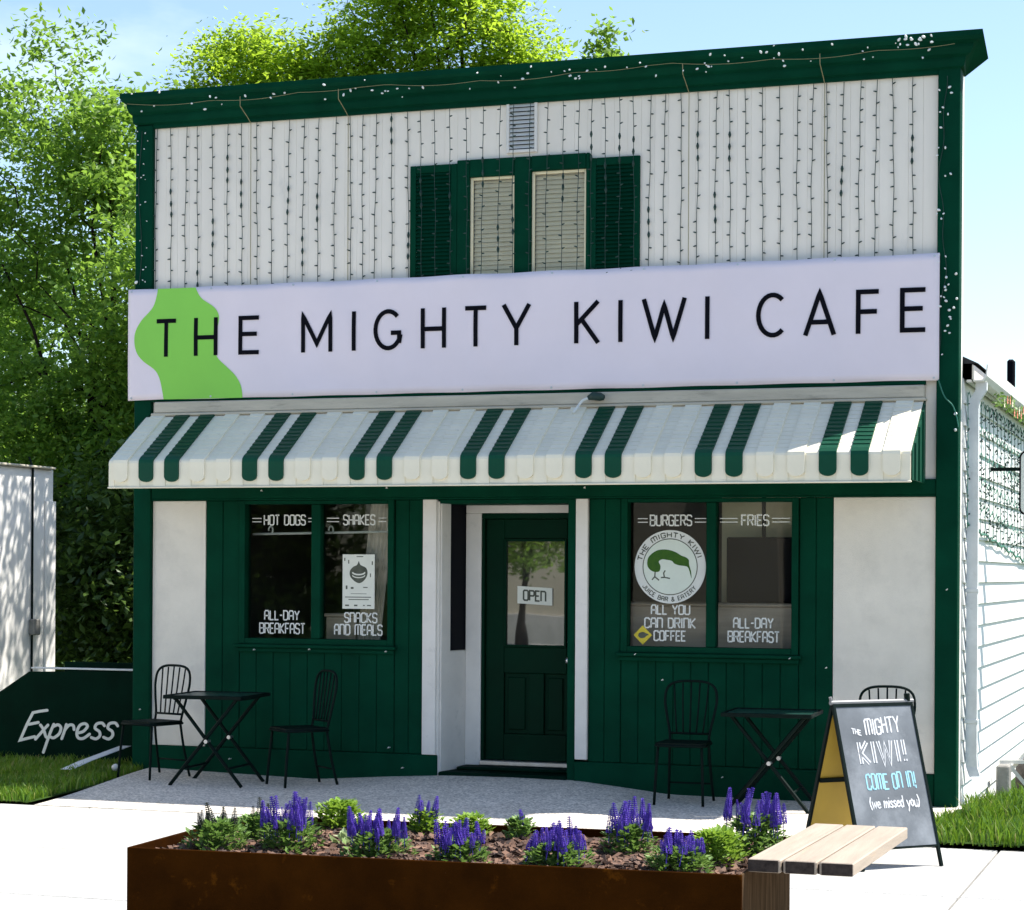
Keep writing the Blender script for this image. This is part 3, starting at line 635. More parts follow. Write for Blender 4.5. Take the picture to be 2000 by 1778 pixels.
gt.add([(x, .285, z) for x, z in gp] + [(x, 9.2, z) for x, z in gp], [tuple(range(9, -1, -1)), tuple(range(10, 20))] + [(i, (i + 1) % 10, (i + 1) % 10 + 10, i + 10) for i in range(10)]); gt = gt.build('gutter', 'white', cafe)
dp = MB(); n_ = 4
def ductpath(pts, wx, wy):
    v = []; f = []
    for p in pts: v += [(p[0] - wx, p[1] - wy, p[2]), (p[0] + wx, p[1] - wy, p[2]), (p[0] + wx, p[1] + wy, p[2]), (p[0] - wx, p[1] + wy, p[2])]
    for i in range(len(pts) - 1):
        for k in range(4): f.append((i * 4 + k, i * 4 + (k + 1) % 4, i * 4 + 4 + (k + 1) % 4, i * 4 + 4 + k))
    f += [(3, 2, 1, 0), tuple(len(pts) * 4 - 4 + k for k in range(4))]
    return v, f
mk('downspout', *ductpath([(6.995, .42, 3.20), (6.995, .42, 3.14), (6.942, .42, 3.06), (6.935, .42, 3.0), (6.935, .42, .36), (6.940, .42, .27), (6.965, .40, .20), (7.01, .36, .16)], .042, .034), 'galv', cafe)
bx('downspout_strap', 6.885, 6.985, .38, .46, 1.60, 1.63, 'galv'); bx('downspout_strap', 6.885, 6.985, .38, .46, .60, .63, 'galv')
rf = MB(); rf.add([(6.985, .28, 3.335), (6.985, 9.2, 3.335), (3.43, 9.2, 5.05), (3.43, .28, 5.05), (-.26, 9.2, 3.32), (-.26, .28, 3.32)], [(0, 1, 2, 3), (3, 2, 4, 5), (0, 3, 5), (1, 4, 2)]); rf = rf.build('roof', 'roofing', cafe)
bx('vent_pipe', 6.55, 6.63, 6.70, 6.80, 3.3, 4.0, 'black', rf, b=.02)
bx('back_wall', 0.0, 6.86, 9.0, 9.1, -.1, 3.3, 'white', b=0); bx('side_wall_far', .0, .14, .28, 9.0, -.1, 3.3, 'white', b=0)

# ---------------------------------------------------------------- things seen through or stuck on the glass
t = thing('curtain_rod', 'thin white curtain rod with rings inside the hot dogs window', 'curtain rod', (1.6, .16, 2.05))
MB().tube([(1.0, .16, 2.040), (2.32, .16, 2.062)], .011, 8).build('rod', 'vinyl_white', t, True)
for xx in (1.17, 1.72, 2.25): MB().tube([(xx + .02 * math.cos(a), .15, 2.075 + .03 * math.sin(a)) for a in np.linspace(-.9, 3.4, 10)], .008, 6).build('ring', 'vinyl_white', t, True)
at0()
t = thing('serving_counter', 'brown counter inside below the fries window', 'counter', (5.0, .3, .05))
box('counter_front', 4.10, 6.1, .24, .28, .05, 1.47, 'counter', t); box('counter_top', 4.06, 6.15, .22, .75, 1.472, 1.50, 'counter', t, .01)
t = thing('window_counter', 'brown shelf inside below the shakes window', 'counter', (1.8, .3, .05))
box('shelf_front', 1.66, 1.93, .20, .24, .05, 1.35, 'counter', t); box('shelf_top', 1.64, 1.95, .18, .5, 1.352, 1.38, 'counter', t, .01)
t = thing('menu_screen', 'dark screen hanging inside the fries window', 'screen', (5.3, .4, 1.8))
box('screen_panel', 5.02, 5.62, .40, .44, 1.50, 2.02, 'screen', t, .01); box('hanger', 5.30, 5.33, .41, .43, 2.021, 2.60, 'iron', t)
t = thing('tall_curtain', 'greyish drawn curtain inside the shakes window', 'curtain', (2.1, .3, 1.1))
v = []; f = []
for i, xx in enumerate(np.linspace(1.99, 2.2, 26)):
    yy = .20 + .018 * math.sin(i * 1.5); lean = .06
    v += [(xx - lean, yy, 1.06), (xx + lean, yy + .02, 2.30)]
f = [(2 * i, 2 * i + 2, 2 * i + 3, 2 * i + 1) for i in range(25)]
mk('curtain_cloth', v, f, paint('grey_curtain', (0.62, 0.54, 0.45), 0.9, 0.1, 0.1, 8), t, True)

YG = .0385
def disc(mb, cx, cz, r, y, n=48, th=.004):
    mb.add(*prism([(cx + r * math.cos(2 * math.pi * k / n), cz + r * math.sin(2 * math.pi * k / n)) for k in range(n)], lambda a, b, d: (a, d, b), y, y + th))
t = thing('round_window_sign', 'round white badge sign with a green bird on the burgers window', 'sign', (4.655, .035, 1.782))
mb = MB(); disc(mb, 4.655, 1.782, .287, .034, 64, .008); mb.build('sign_disc', 'vinyl_white', t)
mb = MB(); disc(mb, 4.655, 1.782, .215, .0322, 64, .0012); mb.build('inner_disc', 'mint', t)
mb = MB(); ribbon(mb, arc(4.655, 1.782, .218, .218, 0, 360, 64), .007, mapy(.0330), d=.0012); mb.build('ring_line', 'ink', t)
def circ_text(s, cx, cz, r, a0, a1, h, wd, y, par, flip=False):
    Wt = text_width(s, .25); x_ = 0; mb = MB()
    for c in s + ' ':
        if c == ' ':
            if mb.v: mb.build('badge_lettering', 'ink', par)
            mb = MB()
        W_, st = FONT[c]
        for p in st:
            q = []
            for a, b in p:
                an = R(a0 + (a1 - a0) * (x_ + a) / Wt); rad = r - b * h if flip else r + b * h
                q.append((cx + rad * math.cos(an), cz + rad * math.sin(an)))
            ribbon(mb, q, wd, mapy(y))
        x_ += W_ + .25
circ_text('THE MIGHTY KIWI', 4.655, 1.782, .232, 168, 18, .036, .008, .0320, t); circ_text('JUICE BAR & EATERY', 4.655, 1.782, .270, 215, 322, .032, .006, .0320, t, True)
bt = lambda X, Y: (4.2148 + X * .000856, 2.4104 - Y * .000831)
bird = smooth_path([bt(*q) for q in [(300, 740), (305, 680), (340, 635), (400, 600), (480, 594), (560, 615), (620, 650), (660, 665), (690, 690), (694, 735), (712, 800), (716, 862), (700, 805), (682, 760), (650, 748), (600, 742), (555, 726), (530, 700), (480, 690), (440, 686), (408, 708), (425, 752), (412, 800), (360, 803), (320, 778)]], 4, True)
mb = MB(); mb.add(*prism(bird, lambda a, b, d: (a, d, b), .0312, .0321)); mb.build('bird_print', 'kiwi_green', t)
mb = MB()
for q in ([(375, 795), (372, 850), (412, 884)], [(372, 850), (345, 880)], [(470, 790), (455, 815), (462, 855), (515, 866)], [(462, 855), (430, 858)]): ribbon(mb, [bt(*z) for z in q], .010, mapy(.0313))
mb.build('bird_legs', 'ink', t)

t = thing('poster', 'white poster with a grey onion-shaped emblem on the shakes window', 'poster', (2.018, .036, 1.424))
v, f = cbox(1.876, 2.161, .0365, .0385, 1.424, 1.871, 0); mk('sheet', v, f, 'paper', t)
mb = MB(); em = smooth_path([(2.02, 1.815), (2.035, 1.785), (2.085, 1.76), (2.098, 1.715), (2.075, 1.665), (2.03, 1.635), (1.985, 1.65), (1.945, 1.69), (1.942, 1.735), (1.97, 1.768), (2.005, 1.785)], 4, True)
mb.add(*prism(em, lambda a, b, d: (a, d, b), .0352, .0362)); mb.build('emblem', 'ink', t)
mb = MB(); ribbon(mb, arc(2.02, 1.725, .055, .02, 180, 360, 8), .012, mapy(.0350)); ribbon(mb, arc(2.02, 1.70, .055, .02, 180, 360, 8), .008, mapy(.0350)); mb.build('emblem_bands', 'paper', t)
mb = MB()
for (a, b_, z, h) in ((1.90, 2.13, 1.520, .007), (1.93, 2.11, 1.500, .007), (1.95, 2.09, 1.548, .004), (1.90, 1.935, 1.452, .012), (1.98, 2.01, 1.452, .012), (2.06, 2.075, 1.452, .009), (2.095, 2.13, 1.452, .009), (1.905, 1.92, 1.60, .03), (1.95, 1.975, 1.595, .016), (2.06, 2.10, 1.60, .008), (2.0, 2.06, 1.853, .007), (2.135, 2.145, 1.80, .03), (1.89, 1.90, 1.83, .025), (1.925, 1.935, 1.81, .03), (2.12, 2.128, 1.70, .03)):
    mk('print_mark', [(a, .0360, z - h / 2), (b_, .0360, z - h / 2), (b_, .0360, z + h / 2), (a, .0360, z + h / 2)], [(0, 1, 2, 3)], 'ink', t)
t = thing('diamond_sticker', 'yellow diamond sticker with a dark bird beside the word coffee', 'sticker', (4.437, .036, 1.17))
mb = MB(); mb.add(*prism([(4.437, 1.17), (4.512, 1.245), (4.437, 1.322), (4.362, 1.245)], lambda a, b, d: (a, d, b), .0365, .0385)); mb.build('sticker', 'yellow', t)
mb = MB(); mb.add(*prism(smooth_path([(4.40, 1.24), (4.41, 1.262), (4.44, 1.27), (4.465, 1.26), (4.485, 1.25), (4.468, 1.24), (4.45, 1.225), (4.42, 1.222)], 3, True), lambda a, b, d: (a, d, b), .0355, .0362)); mb.build('print', 'ink', t)
t = thing('open_sign', 'small tilted white sign reading OPEN on the door glass', 'sign', (3.41, .44, 1.47))
tl = lambda a, b, d: (a, .440 - d, b - .055 * (a - 3.41))
v, f = prism([(3.262, 1.470), (3.562, 1.470), (3.562, 1.612), (3.262, 1.612)], tl, 0, .003); mk('card', v, f, 'paper', t)
mb = MB(); text(mb, 'OPEN', 3.315, 3.505, 1.500, .08, lambda a, b, d: tl(a, b, .0042), .014); mb.build('card_lettering', 'ink', t)

# ---------------------------------------------------------------- banner
def wav(a, b):
    u = (a + .06) / 6.8
    return -.072 - .010 * math.sin(a * 2.3 + 1) * math.sin(b * 2.1) - .010 * mnoise.noise((a * 1.7, b * 2.2, 3.1)) - .004 * mnoise.noise((a * 7.0 + b * 4, b * 1.5, 8.1)) - .004 * math.sin(a * 9) * (abs(b - 3.65) / .47) ** 2
BT = lambda a: 4.107 + (4.132 - 4.107) * (a + .062) / 6.8 - .006 * abs(math.sin((a + .06) * math.pi / .755)) ** 2
BB = lambda a: 3.166 + (3.181 - 3.166) * (a + .062) / 6.8 + .004 * abs(math.sin((a + .06) * math.pi / .755)) ** 2
ban = thing('banner', 'long white banner with green blob and black lettering across the facade', 'banner', (3.34, -.08, 3.17))
xs = np.linspace(-.062, 6.737, 150); v = []; nz = 16
for a in xs:
    for k in range(nz + 1):
        b = BB(a) + (BT(a) - BB(a)) * k / nz; v.append((a, wav(a, b), b))
f = [(i * (nz + 1) + k, (i + 1) * (nz + 1) + k, (i + 1) * (nz + 1) + k + 1, i * (nz + 1) + k + 1) for i in range(149) for k in range(nz)]
o = mk('banner_sheet', v, f, 'banner', ban, True)
md = o.modifiers.new('thickness', 'SOLIDIFY'); md.thickness = .0015; md.offset = 1
mapb = lambda a, b, d: (a, wav(a, b) - .0075 - d, b)
blob = [(.22, 4.107), (.209, 4.041), (.17, 3.941), (.068, 3.842), (.011, 3.752), (.0, 3.661), (.024, 3.569), (.087, 3.496), (.196, 3.422), (.242, 3.35), (.266, 3.258), (.283, 3.168)]
blobr = [(.57, 4.107), (.587, 4.067), (.633, 4.005), (.734, 3.941), (.784, 3.879), (.788, 3.809), (.763, 3.709), (.753, 3.589), (.781, 3.508), (.86, 3.435), (.949, 3.353), (.999, 3.262), (1.011, 3.168)]
zz = np.linspace(3.170, 4.104, 44)
bl = smooth_path(blob, 5); br = smooth_path(blobr, 5)
xl = np.interp(zz, [p[1] for p in bl][::-1], [p[0] for p in bl][::-1]); xr_ = np.interp(zz, [p[1] for p in br][::-1], [p[0] for p in br][::-1])
v = []; f = []
for k, z in enumerate(zz):
    for u in range(9):
        a = xl[k] + (xr_[k] - xl[k]) * u / 8; v.append((a, wav(a, z) - .0045, z))
f = [(k * 9 + u, k * 9 + u + 1, (k + 1) * 9 + u + 1, (k + 1) * 9 + u) for k in range(43) for u in range(8)]
mk('green_blob', v, f, 'lime', ban, True)
def dense(p, st=.03):
    out = []
    for a, b in zip(p[:-1], p[1:]):
        n = max(1, int(math.dist(a, b) / st)); out += [(a[0] + (b[0] - a[0]) * i / n, a[1] + (b[1] - a[1]) * i / n) for i in range(n)]
    return out + [p[-1]]
SANS = {  # geometric sans, coordinates 0..1 in the letter's own box
 'T': [[(0, .95), (1, .95)], [(.5, 1), (.5, 0)]], 'H': [[(.09, 0), (.09, 1)], [(.91, 0), (.91, 1)], [(.09, .48), (.91, .48)]],
 'E': [[(1, .95), (.1, .95), (.1, .05), (1, .05)], [(.1, .53), (.9, .53)]], 'F': [[(1, .95), (.1, .95), (.1, 0)], [(.1, .5), (.92, .5)]],
 'M': [[(.07, 0), (.07, .95), (.5, .22), (.93, .95), (.93, 0)]], 'I': [[(.5, 0), (.5, 1)]],
 'Y': [[(.06, 1), (.5, .42), (.94, 1)], [(.5, .42), (.5, 0)]], 'K': [[(.1, 0), (.1, 1)], [(.95, 1), (.12, .46)], [(.30, .58), (.95, 0)]],
 'W': [[(.03, 1), (.29, .06), (.5, .86), (.71, .06), (.97, 1)]], 'A': [[(.05, 0), (.5, .97), (.95, 0)], [(.22, .30), (.78, .30)]],
 'C': [[(.5 + .46 * 1.05 * math.cos(R(t)) if False else .54 + .50 * math.cos(R(t)), .5 + .465 * math.sin(R(t))) for t in range(48, 313, 12)]],
 'G': [[(.52 + .48 * math.cos(R(t)), .5 + .465 * math.sin(R(t))) for t in range(45, 349, 12)] + [(.93, .16), (.93, .42), (.62, .42)]],
}
LET = [('T', .214, .396), ('H', .56, .783), ('E', .97, 1.156), ('M', 1.534, 1.821), ('I', 1.991, 2.032), ('G', 2.194, 2.427), ('H', 2.596, 2.821), ('T', 2.983, 3.162), ('Y', 3.294, 3.536), ('K', 3.889, 4.099), ('I', 4.25, 4.291), ('W', 4.448, 4.797), ('I', 4.948, 4.988), ('C', 5.361, 5.583), ('A', 5.721, 5.964), ('F', 6.117, 6.288), ('E', 6.445, 6.635)]
for c, a, b_ in LET:
    zb = 3.528 + (3.545 - 3.528) * (a - .2) / 6.3; h = .317 + .016 * (a - .2) / 6.3; mb = MB()
    for p in SANS[c]: ribbon(mb, dense([(a + (b_ - a) * u, zb + h * v_) for u, v_ in p]), .036, mapb)
    mb.build('letter', 'black', ban)
for a in np.linspace(-.03, 6.70, 10):
    for b in (BT(a) - .02, BB(a) + .02):
        MB().tube([(a, wav(a, b) - .001, b), (a, wav(a, b) - .005, b)], .009, 10).build('eyelet', 'steel', ban)

# ---------------------------------------------------------------- awning
aw = thing('awning', 'green and white striped metal awning over the shop front', 'awning', (3.35, -.02, 2.42))
PT = .2316; X0 = .406; TW = .128
def slope(s): return (-.095 - .605 * s, 3.022 - .392 * s)     # y, z down the slope, s 0..1
def pan_mesh(width, raised, bottom_round, st=.0012):
    """a stepped strip running down the slope and over the nose into the hanging valance"""
    prof = []; steps = 12
    for i in range(steps):
        y0, z0 = slope(i / steps); y1, z1 = slope((i + 1) / steps)
        prof.append((y0, z0 + raised)); prof.append((y1 - .002, z1 + raised + st))
    prof.append((-.716 - raised, 2.618 + raised * .5)); prof.append((-.722 - raised, 2.60))
    v = []; f = []
    for y, z in prof: v += [(0, y, z), (width, y, z)]
    m = len(prof); f = [(2 * i, 2 * i + 2, 2 * i + 3, 2 * i + 1) for i in range(m - 1)]
    # valance
    yv = -.722 - raised; zb = 2.445 if bottom_round else 2.41
    rad = width / 2
    if bottom_round:
        pts = [(0, 2.60), (0, zb + .045)] + [(rad - rad * math.cos(R(a)), zb + .045 - .045 * math.sin(R(a))) for a in range(18, 180, 18)] + [(width, zb + .045), (width, 2.60)]
    else:
        pts = [(0, 2.60), (0, zb), (width, zb), (width, 2.60)]
    k = len(v); v += [(a, yv, b) for a, b in pts]; f.append(tuple(range(k, k + len(pts))))
    # edges give the strip its thickness
    k2 = len(v); v += [(a, yv + .018 + raised, b) for a, b in pts]
    for i in range(len(pts) - 1): f.append((k + i, k2 + i, k2 + i + 1, k + i + 1))
    k3 = len(v)
    for y, z in prof: v += [(0, y + .01, z - .016 - raised), (width, y + .01, z - .016 - raised)]
    for i in range(m - 1):
        f.append((2 * i, k3 + 2 * i, k3 + 2 * i + 2, 2 * i + 2)); f.append((2 * i + 1, 2 * i + 3, k3 + 2 * i + 3, k3 + 2 * i + 1)); f.append((k3 + 2 * i, k3 + 2 * i + 1, k3 + 2 * i + 3, k3 + 2 * i + 2))
    return v, f
def awn_obj(name, mesh, x):
    o = bpy.data.objects.new(name, mesh); col.objects.link(o); o.parent = aw; o.location = (x - 3.35, .02, -2.42); return o
def rawmesh(name, vf, mat):
    me = bpy.data.meshes.new(name); me.from_pydata([tuple(p) for p in vf[0]], [], [list(q) for q in vf[1]]); me.materials.append(M[mat]); me.update(); return me
mg_ = rawmesh('awning_slat_green', pan_mesh(TW, .016, True, .007), 'awn_green'); mw_ = rawmesh('awning_slat_white', pan_mesh(TW, .016, True, .0018), 'ivory'); gapm = rawmesh('awning_gap', pan_mesh(PT - TW + .004, 0, False), 'ivory')
for k in range(-1, 27):
    awn_obj('awning_slat', mg_ if k >= 0 and k % 4 in (0, 1) else mw_, X0 + k * PT)
    if k < 26: awn_obj('awning_gap', gapm, X0 + k * PT + TW - .002)
for x0, x1 in ((.125, X0 - PT + .002), (X0 + 26 * PT + TW - .002, 6.625)): awn_obj('awning_gap', rawmesh('awning_edge', pan_mesh(x1 - x0, 0, False), 'ivory'), x0)
for x0, sg in ((.124, -1), (6.626, 1)):
    nrib = 7
    for i in range(nrib):
        ya, yb = -.70 + .69 * i / nrib, -.70 + .69 * (i + 1) / nrib - .012
        za, zb = (2.64 + (-.70 - y) * 0 + (y + .70) * .648 - .02 for y in (ya, yb)); xo = x0 + sg * (.004 + .012 * (i % 2))
        v = [(x0, ya, 2.415), (x0, yb, 2.415), (x0, yb, zb), (x0, ya, za)]; v += [(xo + sg * .006, p[1], p[2]) for p in v]
        mk('awning_end_slat', v, [(0, 1, 2, 3), (4, 7, 6, 5), (0, 4, 5, 1), (1, 5, 6, 2), (2, 6, 7, 3), (3, 7, 4, 0)], 'awn_green', aw)
box('valance_backing', .128, 6.622, -.716, -.704, 2.409, 2.61, 'ivory', aw, .002)
box('awning_rail', .120, 6.632, -.735, -.700, 2.395, 2.4085, 'ivory', aw, .004)

# under-banner lamp with its white cable
t = thing('floodlight', 'small dark floodlight with white cable under the banner', 'lamp', (4.08, -.1, 3.06))
MB().tube([(4.03, -.135, 3.10), (4.07, -.135, 3.115), (4.13, -.135, 3.108), (4.16, -.135, 3.10)], [.018, .034, .034, .02], 12).build('lamp_head', 'wire', t, True)
MB().tube(smooth_path([(4.04, -.14, 3.10), (3.99, -.15, 3.08), (3.955, -.17, 3.03), (3.93, -.21, 2.98)], 5), .011, 8).build('cable', 'vinyl_white', t, True)

# ---------------------------------------------------------------- light strings
rs = random.Random(5)
cl = thing('curtain_lights', 'dark curtain of hanging light strands over the upper white wall', 'light string', (3.4, -.05, 4.1))
def strand_mesh(x, ztop, zbot, y, mbw, gap_blk):
    p = []; z = ztop; dx = 0; ph = rs.uniform(0, 6)
    while z > zbot: p.append((x + .006 * math.sin(z * 3 + ph) + .003 * math.sin(z * 11 + ph), y, z)); z -= .06
    p.append((x + .006 * math.sin(zbot * 3 + ph), y, zbot)); mbw.tube(p, .0029, 5)
    z = ztop - rs.uniform(.03, .1); i = rs.randint(0, 1); blk = rs.randint(1, 13) if rs.random() < .5 else 99; c = 0
    while z > zbot + .02:
        xx = x + .006 * math.sin(z * 3 + ph) + .003 * math.sin(z * 11 + ph); sg = 1 if i % 2 else -1; c += 1
        if blk <= c < blk + 3: mbw.tube([(xx, y - .003, z + .024), (xx, y - .004, z), (xx, y - .003, z - .024)], [.006, .012, .006], 6)
        else:
            dzz = rs.uniform(-.008, .012); mbw.tube([(xx, y, z), (xx + sg * .012, y - .004, z + dzz * .5), (xx + sg * .026, y - .008, z + dzz)], [.0045, .0065, .003], 5)
        z -= rs.uniform(.084, .105); i += 1 if rs.random() < .8 else 0
x = .165
while x < 6.66:
    mb = MB(); yy = -.052 if 2.46 < x < 4.43 else -.016
    strand_mesh(x, 5.466, 4.06 if yy < -.03 else 4.09, yy - .004, mb, 0); mb.build('light_strand', 'wire', cl); x += .1285 + rs.uniform(-.022, .022)
co = thing('cornice_lights', 'pale bulbs on a sagging wire along the green cornice', 'light string', (3.4, -.2, 5.6))
p = [(a, -.235, 5.66 - .035 * abs(math.sin(a * 1.3 + .4)) - .02 * abs(math.sin(a * 4))) for a in np.linspace(.0, 6.86, 110)]
MB().tube(p, .0016, 5).build('wire', 'dropwire', co)
for xx in (1.05, 1.93, 4.80, 5.86): MB().tube([(xx, -.236, 5.64), (xx + .002, -.238, 5.56), (xx, -.10, 5.50), (xx, -.03, 5.46), (xx, -.02, 4.12)], .0032, 5).build('drop_wire', 'dropwire', co)
bm = MB(); bm.tube([(0, 0, -.014), (0, 0, -.006), (0, 0, .006), (0, 0, .016)], [.004, .0095, .0095, .003], 7); bme = rawmesh('bulb', (bm.v, bm.f), 'bulb')
def put_bulb(par, o3, loc, sc_=1.0):
    o = bpy.data.objects.new('bulb', bme); col.objects.link(o); o.parent = par; o.location = Vector(loc) - Vector(o3); o.rotation_euler = (rs.uniform(0, 3), rs.uniform(0, 3), rs.uniform(0, 3)); o.scale = (sc_ * .78,) * 3
for k in range(95):
    a = rs.uniform(.0, 6.85); put_bulb(co, (3.4, -.2, 5.6), (a, -.245 if rs.random() < .6 else -.17, rs.choice([5.66, 5.70, 5.63, 5.58]) + rs.uniform(-.03, .03)), rs.uniform(.6, 1.25))
for k in range(14): put_bulb(co, (3.4, -.2, 5.6), (rs.uniform(6.45, 6.7), -.245, 5.68 + rs.uniform(-.03, .04)), rs.uniform(.9, 1.5))
po = thing('post_lights', 'pale bulb string running down the right green corner post', 'light string', (6.8, -.06, 3.0))
p = [(6.755 + .02 * math.sin(z * 5) + .012 * math.sin(z * 13), -.056, z) for z in np.linspace(5.45, 3.35, 60)]
MB().tube(p, .003, 5).build('wire', 'wire', po)
for k in range(34):
    z = rs.uniform(3.3, 5.45); put_bulb(po, (6.8, -.06, 3.0), (6.76 + rs.uniform(-.05, .06), -.06, z), rs.uniform(.6, 1.2))
for k in range(8): put_bulb(po, (6.8, -.06, 3.0), (6.82 + rs.uniform(-.05, .05), -.06, rs.uniform(3.7, 4.0)), 1.3)
for z in (2.93, 2.81): put_bulb(po, (6.8, -.06, 3.0), (6.86, -.065, z), 1.5)
lp = thing('left_post_lights', 'faint bulb string on the left green corner post', 'light string', (.05, -.06, 4.2))
MB().tube([(.03 + .015 * math.sin(z * 6), -.052, z) for z in np.linspace(5.45, 4.15, 40)], .003, 5).build('wire', 'wire', lp)
for k in range(22): put_bulb(lp, (.05, -.06, 4.2), (.04 + rs.uniform(-.045, .06), -.056, rs.uniform(4.15, 5.45)), rs.uniform(.45, .8))
put_bulb(lp, (.05, -.06, 4.2), (.0, -.06, 4.17), 1.7)
cab = thing('corner_cable', 'thin pale green cable hanging from the banner corner to the gutter', 'cable', (6.8, -.08, 2.9))
MB().tube(smooth_path([(6.735, -.085, 3.185), (6.78, -.085, 3.06), (6.84, -.08, 2.99), (6.87, -.07, 2.90), (6.88, -.06, 2.83)], 6), .005, 6).build('cable', 'tealwire', cab, True)
# net lights on the side wall
nl = thing('net_lights', 'green net of small lights hung over the white side wall', 'light string', (6.9, 2.5, 2.6))
mb = MB(); mbb = MB(); zb = lambda y: 2.12 - .055 * (y - .3)
ny = np.arange(.32, 7.0, .30)
for y in ny:
    mb.tube([(6.905, y, 3.12), (6.905, y + .02, (3.12 + zb(y)) / 2), (6.905, y, zb(y))], .004, 4)
for k in range(6):
    mb.tube([(6.906, y, 3.10 - (3.10 - zb(y)) * k / 5 + .03 * math.sin(y * 20 + k)) for y in np.arange(.32, 7.0, .08)], .0035, 4)
mb.tube([(6.91, y, zb(y) + .012 * math.sin(y * 9)) for y in np.arange(.3, 7.0, .1)], .009, 5)
for k in range(700):
    y = rs.uniform(.30, 6.9); z = rs.uniform(zb(y), 3.13); a = rs.uniform(0, 6.28); d_ = Vector((.012, .050 * math.cos(a), .022 * math.sin(a))); c = Vector((6.905, y, z))
    mbb.tube([c, c + d_ * .5, c + d_], [.004, .008, .003], 5)
mb.build('net_wire', 'tealwire', nl); o = mbb.build('net_bulbs', 'wire', nl); o['kind'] = 'stuff'
# garland on the gutter
ga = thing('flower_garland', 'garland of orange and cream flowers hung under the gutter', 'garland', (7.04, 3, 3.15))
lv = []; lf = []
def leafquad(V, F, c, s, rr):
    n1 = Vector((rr.gauss(0, 1), rr.gauss(0, 1), rr.gauss(0, 1))).normalized(); a = n1.orthogonal().normalized(); b = n1.cross(a); an = rr.uniform(0, 6.28); u = a * math.cos(an) + b * math.sin(an); w_ = n1.cross(u)
    k = len(V); V += [c - u * s, c + w_ * s * .45, c + u * s, c - w_ * s * .45]; F.append((k, k + 1, k + 2, k + 3))
for k in range(420):
    y = rs.uniform(1.0, 7.5); leafquad(lv, lf, Vector((7.045 + rs.uniform(-.03, .04), y, 3.13 + rs.uniform(-.05, .06))), rs.uniform(.015, .03), rs)
mk('garland_leaves', lv, lf, 'leaf_p', ga)
for k in range(34):
    y = 1.3 + k * .19 + rs.uniform(-.06, .06); c = Vector((7.075, y, 3.13 + rs.uniform(-.05, .05))); mb = MB()
    for q in range(7):
        a = q * .9; d_ = Vector((.3, math.cos(a), math.sin(a))).normalized() * .042; s_ = d_.cross(Vector((1, 0, 0))) * .5
        mb.add([c, c + d_ * .6 + s_, c + d_, c + d_ * .6 - s_], [(0, 1, 2, 3)])
    mb.build('flower', 'flower_o' if k % 3 else 'flower_w', ga)

# blade sign at the right edge
t = thing('blade_sign', 'white rounded sign with a black edge projecting from the side wall', 'sign', (7.13, 2.0, 2.23))
def rrect(x0, x1, z0, z1, r): return [p for cx, cz, a in ((x1 - r, z1 - r, 0), (x0 + r, z1 - r, 90), (x0 + r, z0 + r, 180), (x1 - r, z0 + r, 270)) for p in arc(cx, cz, r, r, a, a + 90, 5)]
mk('sign_face', *prism(rrect(7.145, 8.0, 2.245, 2.755, .05), lambda a, b, d: (a, d, b), 1.985, 2.015), 'vinyl_white', t); mk('sign_edge', *prism(rrect(7.13, 8.015, 2.23, 2.77, .06), lambda a, b, d: (a, d, b), 1.99, 2.01), 'black', t)
box('bracket', 6.894, 7.13, 1.992, 2.008, 2.60, 2.63, 'iron', t)
# things by the foot of the side wall
t = thing('concrete_block', 'grey concrete block standing in grass by the side wall', 'block', (7.0, 2.1, -.05)); box('block', 6.955, 7.06, 2.0, 2.2, -.25, .145, 'grey_block', t, .012)
t = thing('trestle', 'white wooden trestle leg leaning behind the concrete block', 'trestle', (7.2, 2.3, 0))
for a, b_ in (((6.93, 2.35, -.05), (7.32, 2.45, .42)), ((7.03, 2.3, .13), (7.30, 2.35, -.20)), ((6.95, 2.32, .15), (7.30, 2.4, .155))):
    d_ = (Vector(b_) - Vector(a)).normalized(); MB().tube([a, b_], .022, 4).build('leg', 'white', t)
t = thing('dark_stone', 'dark rough stone partly in frame behind the trestle', 'stone', (7.3, 2.7, 0))
v = []; f = []
for i in range(9):
    for j in range(14):
        th = math.pi * i / 8; ph = 2 * math.pi * j / 14; d_ = Vector((math.sin(th) * math.cos(ph), math.sin(th) * math.sin(ph), math.cos(th))); r_ = 1 + .25 * mnoise.noise(d_ * 2); v.append((7.28 + .24 * d_.x * r_, 2.75 + .25 * d_.y * r_, -.02 + .28 * d_.z * r_))
f = [(i * 14 + j, i * 14 + (j + 1) % 14, (i + 1) * 14 + (j + 1) % 14, (i + 1) * 14 + j) for i in range(8) for j in range(14)]
mk('stone', v, f, 'rock', t, True)

